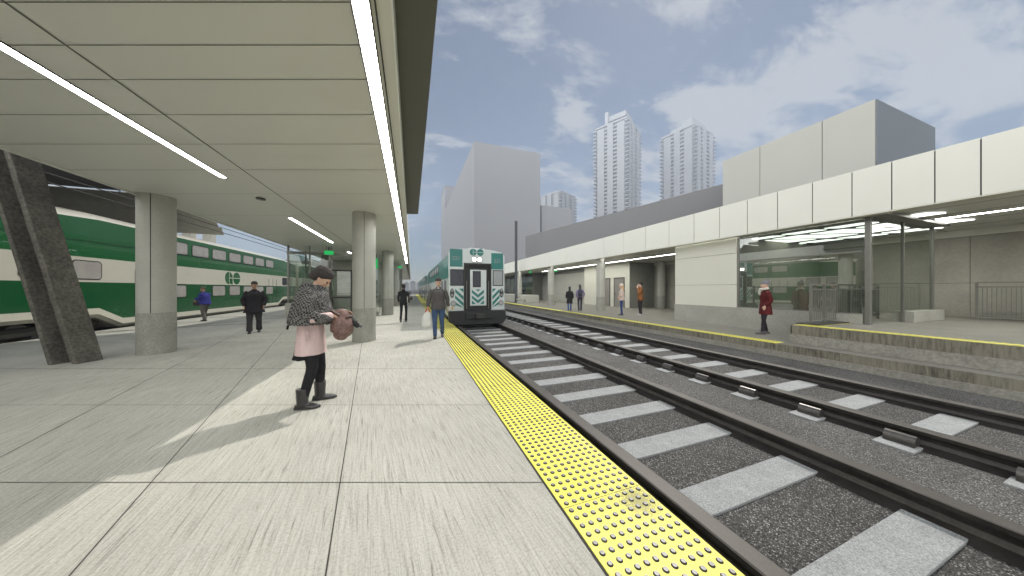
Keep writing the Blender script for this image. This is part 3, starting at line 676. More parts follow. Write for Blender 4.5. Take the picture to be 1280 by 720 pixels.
# ================================================================== CITY BEYOND
def tower(name, u, d, w, dep, h, nf, label, yaw, split=True, crown=True):
    q = ud(u, d); t = thing(name, label, 'tower', (q.x, q.y, -.4), yaw, 'distant high rise towers')
    fh = h/nf
    m = MB(); m.box(-w/2+1.5, w/2-1.5, -dep/2+1.5, dep/2-1.5, 0, h)
    obj('core', m, M_towerd, t, local=True)
    m = MB()
    for k in range(nf+1):
        z = k*fh; m.box(-w/2, w/2, -dep/2, dep/2, z-.30*fh, z+.17*fh)
    for k in range(1, nf):
        z = k*fh
        for sx_ in (-1, 1):
            m.box(sx_*w/2-1.6, sx_*w/2+1.6, -dep/2-1.5, -dep*.44, z-.2, z+1.0); m.box(sx_*w/2-1.6, sx_*w/2+1.6, dep*.44, dep/2+1.5, z-.2, z+1.0)
    obj('floor_slabs', m, M_tower, t, local=True)
    m = MB(); s2 = w/2+.05
    for sx_ in (-1, 1):
        for sy_ in (-1, 1): m.box(sx_*w*.33-w*.09, sx_*w*.33+w*.09, sy_*(dep/2+.05)-.6, sy_*(dep/2+.05)+.6, 0, h*.985)
        m.box(sx_*(w/2+.05)-.6, sx_*(w/2+.05)+.6, -dep*.42, -dep*.2, 0, h*.985); m.box(sx_*(w/2+.05)-.6, sx_*(w/2+.05)+.6, dep*.2, dep*.42, 0, h*.985)
    m.box(-w*.12, w*.05, -dep/2-.9, -dep/2+.4, 0, h); m.box(-w/2-.9, -w/2+.4, -dep*.08, dep*.1, 0, h)
    obj('piers', m, M_tower, t, local=True)
    m = MB()
    if crown == 1:
        m.box(-w*.36, w*.36, -dep*.36, dep*.36, h, h+4); m.box(-w*.42, w*.12, -dep*.42, dep*.1, h+4, h+9); m.box(-w*.46, -w*.38, dep*.1, dep*.2, h, h+14)
    elif crown == 2:
        m.box(-w*.1, w*.46, -dep*.3, dep*.46, h, h+12); m.box(-w*.45, -w*.3, -dep*.4, -dep*.1, h, h+8); m.box(-w*.3, -w*.1, -dep*.3, dep*.1, h, h+4)
    else: m.box(-w*.3, w*.1, -dep*.2, dep*.3, h, h+4)
    obj('crown', m, M_tower, t, local=True)
    return t
tower('residential_tower', upx(772, 300), 300, 38, 34, 174, 44, 'left and taller of the two slender residential towers', R(28), crown=1)
tower('residential_tower', upx(859, 300), 300, 40, 34, 168, 42, 'right hand slender tower, beside the large roof box', R(12), crown=2)
tower('residential_tower', upx(697, 330), 330, 30, 30, 112, 32, 'shorter tower between the plain grey block and the twin towers', R(24), crown=3)
t = thing('office_block', 'large plain grey massing block behind the arriving train', 'building', (32, 148, -.4))
obj('wall', MB().box(32.2, 72, 148, 288, -.4, 82), M_mass, t)
obj('penthouse', MB().box(44, 64, 158, 200, 82, 85), M_mass, t)
obj('lower_annex', MB().box(74, 95, 150, 200, -.4, 52), M_mass, t)
t = thing('office_block', 'narrow grey block peeking out left of the large plain block', 'building', (40, 330, -.4))
obj('wall', MB().box(36, 60, 320, 360, -.4, 118), M_mass, t); obj('parapet', MB().box(35.5, 60.5, 319.5, 360.5, 118, 119), M_mass, t)
random.seed(3)
for k in range(7):
    x = 2+k*7-10; t = thing('distant_house', 'tiny pale house on the horizon, %s from the left beyond the near platform' % ORD[k], 'house', (x, 330, 0), 0, 'row of tiny distant houses')
    h = random.uniform(6, 11); obj('wall', MB().box(x, x+5.5, 330, 338, -.4, h), M_tower, t); obj('roof', MB().prism([(x-.4, h), (x+5.9, h), (x+2.75, h+2.2)], 329.5, 338.5), M_towerd, t)

# ------------------------------------------------------------------ thin city haze
mb = MB(); mb.box(-305, 505, -65, 705, -1.9, 190)
hz = obj('haze', mb, [])
tag(hz, kind='stuff')
hm = bpy.data.materials.new('city_air'); hm.use_nodes = True; ht = hm.node_tree; ht.nodes.clear()
pv = N(ht, 'ShaderNodeVolumePrincipled', i_Density=HAZE); pv.inputs['Color'].default_value = (.74, .84, 1, 1); pv.inputs['Anisotropy'].default_value = .3
ho = N(ht, 'ShaderNodeOutputMaterial'); ht.links.new(pv.outputs[0], ho.inputs['Volume']); hz.data.materials.append(hm)

# ================================================================== TRAINS
def zmap(z0, k): return lambda z: z0+k*z
def coach(name, label, x_side, hw, y0, L, zf, colors, group, direc=1, front=False, logo=None, detail=True, cabfront=False, side=1):
    # x_side: outer plane of the visible side (side=+1 faces +X, -1 faces -X); body half width hw
    xc = x_side - side*hw
    G, GD, C = colors
    t = thing(name, label, 'train car', (xc, y0, -.15), 0, group)
    def ring(y, up, dn, sh=0):
        a = [(hw-.10, .0+up), (hw, .12+up), (hw, .34+up), (hw, 1.74), (hw, 2.62), (hw, 4.03-dn), (hw-.05, 4.10-dn), (hw-.36, 4.28-dn), (hw*.35, 4.40-dn)]
        pts = a+[(-x, z) for x, z in reversed(a)]
        return [(xc+x*(1-sh), y, zf(z)) for x, z in pts]
    seg = [2, 2, 1, 2, 0, 2, 2, 2, 2, 2, 2, 0, 2, 1, 2, 2, 2, 2]   # 18 pts
    # order of segments along a: 0-1 skirt,1-2 skirt,2-3 green dark,3-4 cream,4-5 green,5-6 trim,...
    seg = [2, 2, 1, 2, 0, 2, 2, 2, 2, 2, 2, 2, 0, 2, 1, 2, 2, 2]
    E = 3.9
    ys = [(y0, .45, .26, .02), (y0+.25, .45, .20, 0), (y0+E-.9, .45, .0, 0), (y0+E, 0, 0, 0), (y0+L-E, 0, 0, 0), (y0+L-E+.9, .45, 0, 0), (y0+L-.25, .45, .2, 0), (y0+L, .45, .26, .02)]
    if cabfront: ys[0] = (y0, .2, .0, .0); ys[1] = (y0+.25, .2, 0, 0)
    m = MB(); m.loft([ring(*q) for q in ys], seg, capm=2)
    obj('body', m, [G, GD, C], t, smooth='auto')
    sx_ = x_side
    def win(ya, yb, za, zb, pane, nm='window'):
        za, zb = zf(za), zf(zb); s = side; fr = MB(); n = 5; r = min(.10, (zb-za)*.25)
        def rr(y0_, y1_, z0_, z1_, r_):
            pts = []
            for cy, cz, a0 in ((y1_-r_, z1_-r_, 0), (y0_+r_, z1_-r_, 90), (y0_+r_, z0_+r_, 180), (y1_-r_, z0_+r_, 270)):
                for i in range(5): a = R(a0+i*22.5); pts.append((cy+r_*math.cos(a), cz+r_*math.sin(a)))
            return pts
        o1 = rr(ya-.035, yb+.035, za-.035, zb+.035, r+.03); o2 = rr(ya, yb, za, zb, r)
        fr.loft([[(sx_-s*.01, a, b) for a, b in o1], [(sx_+s*.012, a, b) for a, b in o1]], 0)
        f = obj(nm, fr, M_black, t)
        pm = MB(); pm.loft([[(sx_+s*.013, a, b) for a, b in o2], [(sx_+s*.016, a, b) for a, b in o2]], 0)
        obj('pane', pm, pane, f)
    pb, pd = (M_pane, M_paned) if not front else (M_paned, M_paneg)
    npit = int((L-2*E-1.0)//1.56); off = (L-2*E-npit*1.56)/2+.18
    for k in range(npit+1 if off > .0 else npit):
        ya = y0+E+off+k*1.56-.2
        if ya+1.2 > y0+L-E+.1: break
        win(ya, ya+1.2, 3.23, 3.79, pb)
        if k not in (2,): win(ya+.02, ya+1.12, 1.10, 1.66, pb)
    for ya in (y0+.8, y0+2.15): win(ya, ya+.9, 1.86, 2.47, pb)
    for ya in (y0+L-3.1, y0+L-1.9): win(ya, ya+.9, 1.86, 2.47, pd if ya < y0+L-2.5 else pb)
    # doors
    for yd in (y0+E+.5, y0+L-E-1.7):
        d_ = MB(); d_.box(min(sx_, sx_+side*.012), max(sx_, sx_+side*.012), yd, yd+.03, zf(.4), zf(2.3)); d_.box(min(sx_, sx_+side*.012), max(sx_, sx_+side*.012), yd+1.3, yd+1.33, zf(.4), zf(2.3)); d_.box(min(sx_, sx_+side*.012), max(sx_, sx_+side*.012), yd+.66, yd+.68, zf(.4), zf(2.3))
        obj('door', d_, M_dark, t)
    if logo: 
        yl, zl, rl = logo; go_logo(t, yl, zl, rl, sx_, side, G)
    for yb in (y0+2.0, y0+L-2.4):
        b = MB(); b.box(xc-hw*.62, xc+hw*.62, yb-1.25, yb+1.25, zf(.0)-.0, zf(.34)); 
        for s in (-1, 1): b.box(xc+s*hw*.78-.08, xc+s*hw*.78+.08, yb-1.35, yb+1.35, zf(.02), zf(.30)); b.box(xc+s*hw*.82-.12, xc+s*hw*.82+.12, yb-.3, yb+.3, zf(-.1), zf(.12))
        bg_ = obj('bogie', b, M_dark, t, bevel=.02)
        for yy in (yb-.85, yb+.85):
            for s in (-1, 1): obj('wheel', MB().cyl((xc+s*hw*.66, yy, zf(.06)), (xc+s*hw*.76, yy, zf(.06)), .36, 24), M_cap, bg_, smooth='auto')
    m = MB(); m.box(xc-hw*.5, xc+hw*.5, y0+4.5, y0+L-4.5, zf(-.25), zf(.05)); obj('underframe', m, M_dark, t)
    m = MB(); m.box(xc-hw*.45, xc+hw*.45, y0+L, y0+L+.8, zf(.9), zf(3.0)); obj('gangway', m, M_steel, t)
    return t
def ellipse(cx, cz, rx, rz, n=40, a0=0, a1=360): return [(cx+rx*math.cos(R(a0+(a1-a0)*i/n)), cz+rz*math.sin(R(a0+(a1-a0)*i/n))) for i in range(n)]
def go_logo(t, yl, zl, r, sx_, side, G):
    # two rounded green shapes joined by a thin bar, read along -Y
    m = MB()
    def disc(pts, o0, o1): m.loft([[(sx_+side*o0, a, b) for a, b in pts], [(sx_+side*o1, a, b) for a, b in pts]], 0)
    sg = 1 if side > 0 else -1   # on a face looking towards +X the reader's right is +Y
    rx = r*.98
    g = [(yl-sg*r*1.08+sg*rx*math.cos(R(a)), zl+r*math.sin(R(a))) for a in range(62, 299, 6)] + [(yl-sg*r*.30, zl-r), (yl-sg*r*.12, zl-r), (yl-sg*r*.12, zl+.0), (yl-sg*r*.16, zl+r*.45)]
    disc(g, .002, .008)
    disc(ellipse(yl+sg*r*1.02, zl, rx, r), .002, .008)
    lg = obj('emblem', m, G, t)
    m = MB(); x0, x1 = sorted((sx_+side*.009, sx_+side*.012))
    ya, yb = sorted((yl-sg*r*1.0, yl+sg*r*2.0)); m.box(x0, x1, ya, yb, zl-.02, zl+.02)
    y1 = yl-sg*r*1.0; m.box(x0, x1, y1-.02, y1+.02, zl-r, zl+r)
    obj('emblem_lines', m, M_tcream, lg)

zl = zmap(0, 1.0)
coach('passenger_car', 'green and cream double deck train car alongside the left platform edge', -10.8, 1.5, 11.75, 21.45, zl, (M_green, M_greend, M_tcream), 'cars of the green and cream train', logo=(22.85, 2.18, .39))
coach('passenger_car', 'next green and cream car, seen only by its end past the shawl', -10.8, 1.5, 34.0, 21.45, zl, (M_green, M_greend, M_tcream), 'cars of the green and cream train')
coach('passenger_car', 'green and cream car at the left picture edge behind the leaning pillar', -10.8, 1.5, -10.5, 21.45, zl, (M_green, M_greend, M_tcream), 'cars of the green and cream train')
zn = zmap(.0, .755)
XL, XRr = 1.55, 4.15; YF = 12.5
cab = coach('cab_car', 'green and white cab car arriving head on with lit headlamps', XL, 1.3, YF, 17, zn, (M_teal, M_greend, M_twhite), 'cars of the arriving train', front=True, cabfront=True, side=-1)
coach('passenger_car', 'second car of the arriving train, right behind the cab car', XL, 1.3, YF+17.7, 17, zn, (M_teal, M_greend, M_twhite), 'cars of the arriving train', front=True, side=-1)
coach('passenger_car', 'rearmost visible car of the arriving train', XL, 1.3, YF+35.4, 17, zn, (M_teal, M_greend, M_twhite), 'cars of the arriving train', front=True, side=-1)
# ---- cab front, built on the plane y = YF
xm = (XL+XRr)/2
def fx(px): return xm + (px-524)/448*2.6
def fz(py): return 3.34-(py-60)/182
Y0 = YF
def rect(px0, px1, py0, py1, o0, o1, m=None, mi=0):
    m = m or MB(); return m.box(fx(px0), fx(px1), Y0-o1, Y0-o0, fz(py1), fz(py0), mi)
nose = MB(); outline = [(fx(300), fz(575)), (fx(748), fz(575)), (fx(748), fz(105)), (fx(715), fz(82)), (fx(640), fz(66)), (fx(400), fz(60)), (fx(320), fz(70)), (fx(300), fz(95))]
nose.prism([(x, z) for x, z in outline], Y0-.10, Y0+.05)
# hollow for the door: build the face as side pieces and header instead of one solid slab
nose = MB()
nose.prism([(fx(300), fz(575)), (fx(420), fz(575)), (fx(420), fz(190)), (fx(300), fz(190))], Y0-.14, Y0+.05)
nose.prism([(fx(630), fz(575)), (fx(748), fz(575)), (fx(748), fz(190)), (fx(630), fz(190))], Y0-.14, Y0+.05)
nose.prism([(fx(300), fz(190)), (fx(748), fz(190)), (fx(748), fz(112)), (fx(722), fz(84)), (fx(640), fz(68)), (fx(524), fz(62)), (fx(400), fz(66)), (fx(326), fz(78)), (fx(300), fz(102))], Y0-.14, Y0+.05)
obj('nose', nose, M_twhite, cab, bevel=.02)
F = .14
def fpart(name, m, mt, par=cab, **k): return obj(name, m, mt, par, **k)
tp = fpart('number_panel', rect(308, 405, 72, 215, F, F+.006), M_teal); tp2 = fpart('number_panel', rect(635, 735, 92, 230, F, F+.006), M_teal)
for cxp, czp, par in ((356, 148, tp), (686, 160, tp2)):
    tm = text_mesh('221', .24, .002); tm.transform(Matrix.Translation((fx(cxp), Y0-F-.009, fz(czp))) @ Matrix.Rotation(R(90), 4, 'X'))
    o = obj('car_number', tm, M_paneg, par)
for pp in (488, 545):
    m = MB(); m.cyl((fx(pp), Y0-F-.008, fz(92)), (fx(pp), Y0-F, fz(92)), .158, 40); e = fpart('emblem', m, M_teal)
    m = MB()
    if pp == 488: m.box(fx(488)-.008, fx(488)+.008, Y0-F-.011, Y0-F-.008, fz(92)-.15, fz(92)+.15)
    m.box(fx(pp)-(0 if pp == 488 else .155), fx(pp)+.155, Y0-F-.0112, Y0-F-.0082, fz(92)-.008, fz(92)+.008); obj('emblem_lines', m, M_twhite, e)
for a, b, pn in ((310, 414, M_paned), (646, 736, M_paneg)):
    w = fpart('windscreen', rect(a, b, 236, 370, F, F+.012), M_black, bevel=.02)
    obj('pane', rect(a+7, b-7, 243, 363, F+.0125, F+.016), pn, w)
w = MB(); w.bar((fx(360), Y0-F-.03, fz(240)), (fx(392), Y0-F-.03, fz(330)), .02, .02); fpart('wiper', w, M_black)
fpart('door_recess', rect(421, 629, 193, 575, .045, .055).box(fx(421), fx(429), Y0-.135, Y0-.05, fz(575), fz(193)).box(fx(621), fx(629), Y0-.135, Y0-.05, fz(575), fz(193)).box(fx(429), fx(621), Y0-.135, Y0-.05, fz(206), fz(193)), M_black)
for a, b in ((414, 422), (628, 636)): fpart('recess_trim', rect(a, b, 188, 570, F, F+.02), M_dark, bevel=.006)
fpart('recess_trim', rect(414, 636, 182, 194, F, F+.022), M_dark, bevel=.006)
dr_ = fpart('door', rect(466, 598, 236, 536, .056, .09), M_twhite, bevel=.015)
dw = obj('window', rect(486, 552, 246, 382, .09, .10), M_black, dr_, bevel=.015)
dl = M_teal
def stripe(par, pts, o=F, nm='stripe', mt=None):
    m = MB(); m.prism([(fx(a), fz(b)) for a, b in pts], Y0-o-.006, Y0-o); obj(nm, m, mt or M_teal, par)
for k in range(3):
    b = 400+k*46; top = 0
    if k == 0: stripe(dr_, [(510, 400), (548, 400), (529, 418)], .09, 'chevron')
    stripe(dr_, [(480, b+4 if k else 402), (529, b+44), (577, b+4 if k else 402), (577, b+28), (529, b+70 if k < 2 else 524), (480, b+28)] if k < 2 else [(480, 490), (512, 522), (480, 522)], .09, 'chevron')
stripe(dr_, [(577, 490), (577, 522), (546, 522)], .09, 'chevron')
for sgn, x0, x1 in ((1, 348, 412), (-1, 704, 645)):
    def X(f): return x0+(x1-x0)*f
    for k in range(3):
        b = 395+k*52
        stripe(cab, [(X(0), b), (X(0), min(b+26, 548)), (X(1), min(b+92, 552)), (X(1), min(b+62, 550))], F)
    stripe(cab, [(X(.45), 393), (X(1), 393), (X(1), 425)], F)
for a in (325, 720):
    m = MB(); pts = ellipse(fx(a), fz(430), .095, .21, 28); m.loft([[(x, Y0-F, z) for x, z in pts], [(x, Y0-F-.04, z) for x, z in pts]], 0); lc = fpart('lamp_cluster', m, M_dark, smooth='auto')
    for dz in (-22, 16):
        m = MB(); m.cyl((fx(a), Y0-F-.05, fz(430+dz)), (fx(a), Y0-F-.04, fz(430+dz)), .06, 20); obj('lens', m, M_paneg, lc)
for a in (334, 716):
    m = MB(); m.cyl((fx(a), Y0-F-.05, fz(514)), (fx(a), Y0-F, fz(514)), .125, 28); lc = fpart('ditch_lamp', m, M_paneg, smooth='auto')
    m = MB(); m.cyl((fx(a), Y0-F-.056, fz(514)), (fx(a), Y0-F-.05, fz(514)), .075, 24); obj('lens', m, M_pane, lc)
for a in (494, 536):
    m = MB(); m.cyl((fx(a), Y0-F-.06, fz(153)), (fx(a), Y0-F, fz(153)), .11, 28); lc = fpart('headlamp', m, M_steel, smooth='auto')
    m = MB(); m.cyl((fx(a), Y0-F-.066, fz(153)), (fx(a), Y0-F-.06, fz(153)), .085, 24); obj('bulb', m, M_head, lc)
for a in (700, 735): m = MB(); m.cyl((fx(a), Y0-F-.02, fz(583)), (fx(a), Y0-F, fz(583)), .05, 16); fpart('marker_light', m, M_redl)
m = MB(); m.cyl((fx(327), Y0-F-.02, fz(552)), (fx(327), Y0-F, fz(552)), .05, 16); fpart('marker_light', m, mat('amber_lens', (.6, .35, .03), .3))
m = MB(); m.prism([(fx(297), fz(575)), (fx(748), fz(575)), (fx(748), fz(655)), (fx(722), fz(688)), (fx(325), fz(688)), (fx(297), fz(655))], Y0-.34, Y0-.02)
m.box(fx(420), fx(630), Y0-.42, Y0-.34, fz(640), fz(590)); fpart('pilot', m, M_black, bevel=.02)
m = MB(); m.box(fx(500), fx(550), Y0-.6, Y0-.42, fz(625), fz(600)); m.box(fx(492), fx(558), Y0-.68, Y0-.6, fz(632), fz(593)); fpart('coupler', m, M_dark, bevel=.01)
for a in (436, 612): m = MB(); m.cyl((fx(a), Y0-.18, fz(560)), (fx(a), Y0-.18, fz(330)), .016, 10); fpart('grab_rail', m, M_steel)
for a in (308, 742): m = MB(); m.bar((fx(a), Y0-F-.06, fz(570)), (fx(a), Y0-F-.06, fz(595)), .12, .03); fpart('step', m, M_steel)
m = MB(); m.box(fx(470), fx(560), Y0+.3, Y0+1.2, 3.3, 3.42); m.cyl((fx(600), Y0+.5, 3.3), (fx(600), Y0+.5, 3.44), .05, 12); fpart('roof_equipment', m, M_twhite, bevel=.02)
# driver behind the windscreen and door pane are dark; only their tinted panes show
m = MB(); m.box(fx(490), fx(548), Y0-.104, Y0-.1005, fz(378), fz(250)); obj('pane', m, M_paned, dw)

# ================================================================== PEOPLE
V = Vector
def cat_rom(pts, rads, n=4):
    P = [V(p) for p in pts]; out = []; ro = []
    Rr = [(r, r) if isinstance(r, (int, float)) else tuple(r) for r in rads]
    for i in range(len(P)-1):
        p0 = P[max(i-1, 0)]; p1 = P[i]; p2 = P[i+1]; p3 = P[min(i+2, len(P)-1)]
        for k in range(n):
            u = k/n
            out.append(.5*((2*p1)+(p2-p0)*u+(2*p0-5*p1+4*p2-p3)*u*u+(3*p1-p0-3*p2+p3)*u**3))
            ro.append((Rr[i][0]*(1-u)+Rr[i+1][0]*u, Rr[i][1]*(1-u)+Rr[i+1][1]*u))
    out.append(P[-1]); ro.append(Rr[-1]); return out, ro
def tube(m, pts, rads, ref=(1, 0, 0), n=16, smooth=3, round_ends=True):
    P, Q = cat_rom(pts, rads, smooth) if smooth > 1 and len(pts) > 2 else ([V(p) for p in pts], [(r, r) if isinstance(r, (int, float)) else tuple(r) for r in rads])
    if round_ends:
        t0 = (P[0]-P[1]).normalized(); t1 = (P[-1]-P[-2]).normalized(); a0 = min(Q[0]); a1 = min(Q[-1])
        P = [P[0]+t0*a0*.8, P[0]+t0*a0*.5]+P+[P[-1]+t1*a1*.5, P[-1]+t1*a1*.8]
        sc = lambda q, f: (q[0]*f, q[1]*f)
        Q = [sc(Q[0], .45), sc(Q[0], .85)]+Q+[sc(Q[-1], .85), sc(Q[-1], .45)]
    rings = []
    for i, p in enumerate(P):
        t = (P[min(i+1, len(P)-1)]-P[max(i-1, 0)]).normalized(); a = V(ref)-t*V(ref).dot(t)
        if a.length < .05: a = V((0, 1, 0))-t*t.y
        a.normalize(); b = t.cross(a)
        rings.append([p+a*Q[i][0]*math.cos(2*math.pi*k/n)+b*Q[i][1]*math.sin(2*math.pi*k/n) for k in range(n)])
    m.loft(rings, 0); return m
def fuse(name, m, vox, mt, parent, folds=0, ffreq=9, smooth=4, solid=0):
    me = m.mesh(name); import bmesh
    bm = bmesh.new(); bm.from_mesh(me); bmesh.ops.recalc_face_normals(bm, faces=bm.faces); bm.to_mesh(me); bm.free()
    o = bpy.data.objects.new(name, me); COL.objects.link(o)
    r = o.modifiers.new('r', 'REMESH'); r.mode = 'VOXEL'; r.voxel_size = vox
    s_ = o.modifiers.new('s', 'SMOOTH'); s_.iterations = smooth; s_.factor = .5
    dg = bpy.context.evaluated_depsgraph_get(); me2 = bpy.data.meshes.new_from_object(o.evaluated_get(dg)); bpy.data.objects.remove(o)
    if folds:
        nn = [v.normal.copy() for v in me2.vertices]
        for v, nr in zip(me2.vertices, nn):
            c = v.co; q = V((c.x*ffreq, c.y*ffreq, c.z*ffreq*.45))
            v.co = c+nr*folds*(abs(noise.noise(q))*-1.6+.5+.5*noise.noise(q*2.3))
    o = bpy.data.objects.new(name, me2); COL.objects.link(o); me2.materials.clear(); me2.materials.append(mt)
    me2.polygons.foreach_set('use_smooth', [True]*len(me2.polygons)); me2.name = name
    o.parent = parent; return o
def hand(m, w, d, pn, side, curl=.5, s=1.0):
    # w wrist, d pointing to the fingertips, pn palm normal (palm faces pn), side vector towards the thumb
    w, d, pn = V(w), V(d).normalized(), V(pn).normalized(); sd = V(side); sd = (sd-d*sd.dot(d)).normalized(); pn = (pn-d*pn.dot(d)-sd*pn.dot(sd)).normalized()
    tube(m, [w-d*.02, w+d*.02*s, w+d*.055*s, w+d*.088*s], [(.026*s, .02*s), (.033*s, .017*s), (.040*s, .015*s), (.037*s, .012*s)], ref=sd, smooth=2, n=12)
    for i, (o, L) in enumerate(((.030, .072), (.010, .080), (-.011, .075), (-.031, .060))):
        p = w+d*.082*s+sd*o*s; a = curl*.5; pts = [p]; r = []
        for k, f in enumerate((.42, .32, .26)):
            dr = d*math.cos(a)+pn*math.sin(a); p = p+dr*L*f*s; pts.append(p); a += curl*(.9+.1*i)
        tube(m, pts, [.0098*s, .009*s, .0082*s, .007*s], ref=sd, smooth=1, n=8)
    p = w+d*.02*s+sd*.026*s; q = p+(d*.6+sd*.75+pn*.25).normalized()*.036*s; r_ = q+(d*.9+sd*.25+pn*.35).normalized()*.03*s; e = r_+(d*.95+pn*.35*(1+curl)).normalized()*.024*s
    tube(m, [w+d*.015*s, p, q, r_, e], [.014*s, .014*s, .012*s, .0102*s, .0085*s], ref=pn, smooth=1, n=8)

SKIN = lambda k: mat('skin_'+k, {'fair': (.56, .36, .27), 'tan': (.40, .24, .16), 'deep': (.12, .065, .045)}[k], .5, var=.08, scale=14)
def cloth(name, c, rough=.9, var=.18, scale=18): return mat(name, c, rough, var=var, scale=scale, spec=.2, bump=.25, bscale=220)
DEF = dict(pel=(0, 0, .95), wst=(0, 0, 1.08), cst=(0, .005, 1.28), nck=(0, -.01, 1.46), hd=(0, .02, 1.63),
           sR=(.168, 0, 1.385), eR=(.225, -.03, 1.13), wR=(.235, .04, .885), sL=(-.168, 0, 1.385), eL=(-.225, -.03, 1.13), wL=(-.235, .04, .885),
           hR=(.09, 0, .93), kR=(.10, .02, .50), aR=(.10, -.01, .09), hL=(-.09, 0, .93), kL=(-.10, .02, .50), aL=(-.10, -.01, .09),
           fR=(.02, 1, 0), fL=(-.02, 1, 0), look=(0, 1, 0), hdR=(0, .1, -1), hdL=(0, .1, -1))
def build_head(m, hd, look, up, s=1.0, face=True):
    f = V(look).normalized(); r = f.cross(V(up)).normalized(); u = r.cross(f); hd = V(hd)
    P = lambda a, b, c: hd+(r*a+f*b+u*c)*s
    rings = []; n = 20
    # cranium to chin, each ring: height, centre forward offset, half width, half depth
    for c, fo, w, dp in ((.118, -.012, .018, .02), (.108, -.012, .045, .055), (.085, -.01, .066, .082), (.05, -.006, .076, .095), (.01, -.002, .077, .097), (-.02, .004, .073, .09), (-.05, .014, .064, .076), (-.078, .026, .053, .062), (-.10, .038, .038, .046), (-.112, .046, .018, .026)):
        rings.append([P(w*math.cos(2*math.pi*k/n), fo+dp*math.sin(2*math.pi*k/n), c) for k in range(n)])
    m.loft(rings, 0)
    tube(m, [P(0, .088, .018), P(0, .104, -.008), P(0, .112, -.026), P(0, .098, -.034)], [(.008*s), (.010*s), (.014*s), (.009*s)], ref=r, smooth=2, n=10)
    tube(m, [P(-.022, .088, -.060), P(0, .096, -.058), P(.022, .088, -.060)], [.006*s, .0085*s, .006*s], ref=u, smooth=1, n=8)
    tube(m, [P(-.045, .078, .026), P(0, .094, .028), P(.045, .078, .026)], [.009*s, .008*s, .009*s], ref=u, smooth=1, n=8)
    for q in (-1, 1): tube(m, [P(q*.078, -.002, -.025), P(q*.084, -.006, .0), P(q*.08, -.01, .022)], [(.008*s, .012*s), (.007*s, .017*s), (.006*s, .012*s)], ref=r, smooth=1, n=8)
    return P
def eyes(P, parent, s=1.0):
    for q in (-1, 1):
        m = MB(); c = P(q*.031, .084, .004); n = 10
        rings = [[c+V((math.cos(a)*math.sin(b), math.sin(a)*math.sin(b), math.cos(b)))*.0125*s for a in [2*math.pi*k/n for k in range(n)]] for b in [math.pi*(j+.5)/8 for j in range(8)]]
        m.loft(rings, 0); obj('eye', m, mat('eye', (.09, .07, .06), .2, var=.5, scale=80), parent, smooth=True, local=True)
def scalp(m, P, top=.135, back=.115, low=-.05, w=.088, fl=.0, front=.06):
    rings = []; n = 18
    for c, fo, a, b in ((top, -.015, .02, .025), (top-.012, -.015, .055, .065), (top-.04, -.014, w-.008, back-.012), (.05, -.012, w, back), (.02, -.03, w, back-.02), (low, -.045, w-.008, back-.045)):
        rings.append([P(a*math.cos(2*math.pi*k/n), fo+b*math.sin(2*math.pi*k/n), c) for k in range(n)])
    m.loft(rings, 0)
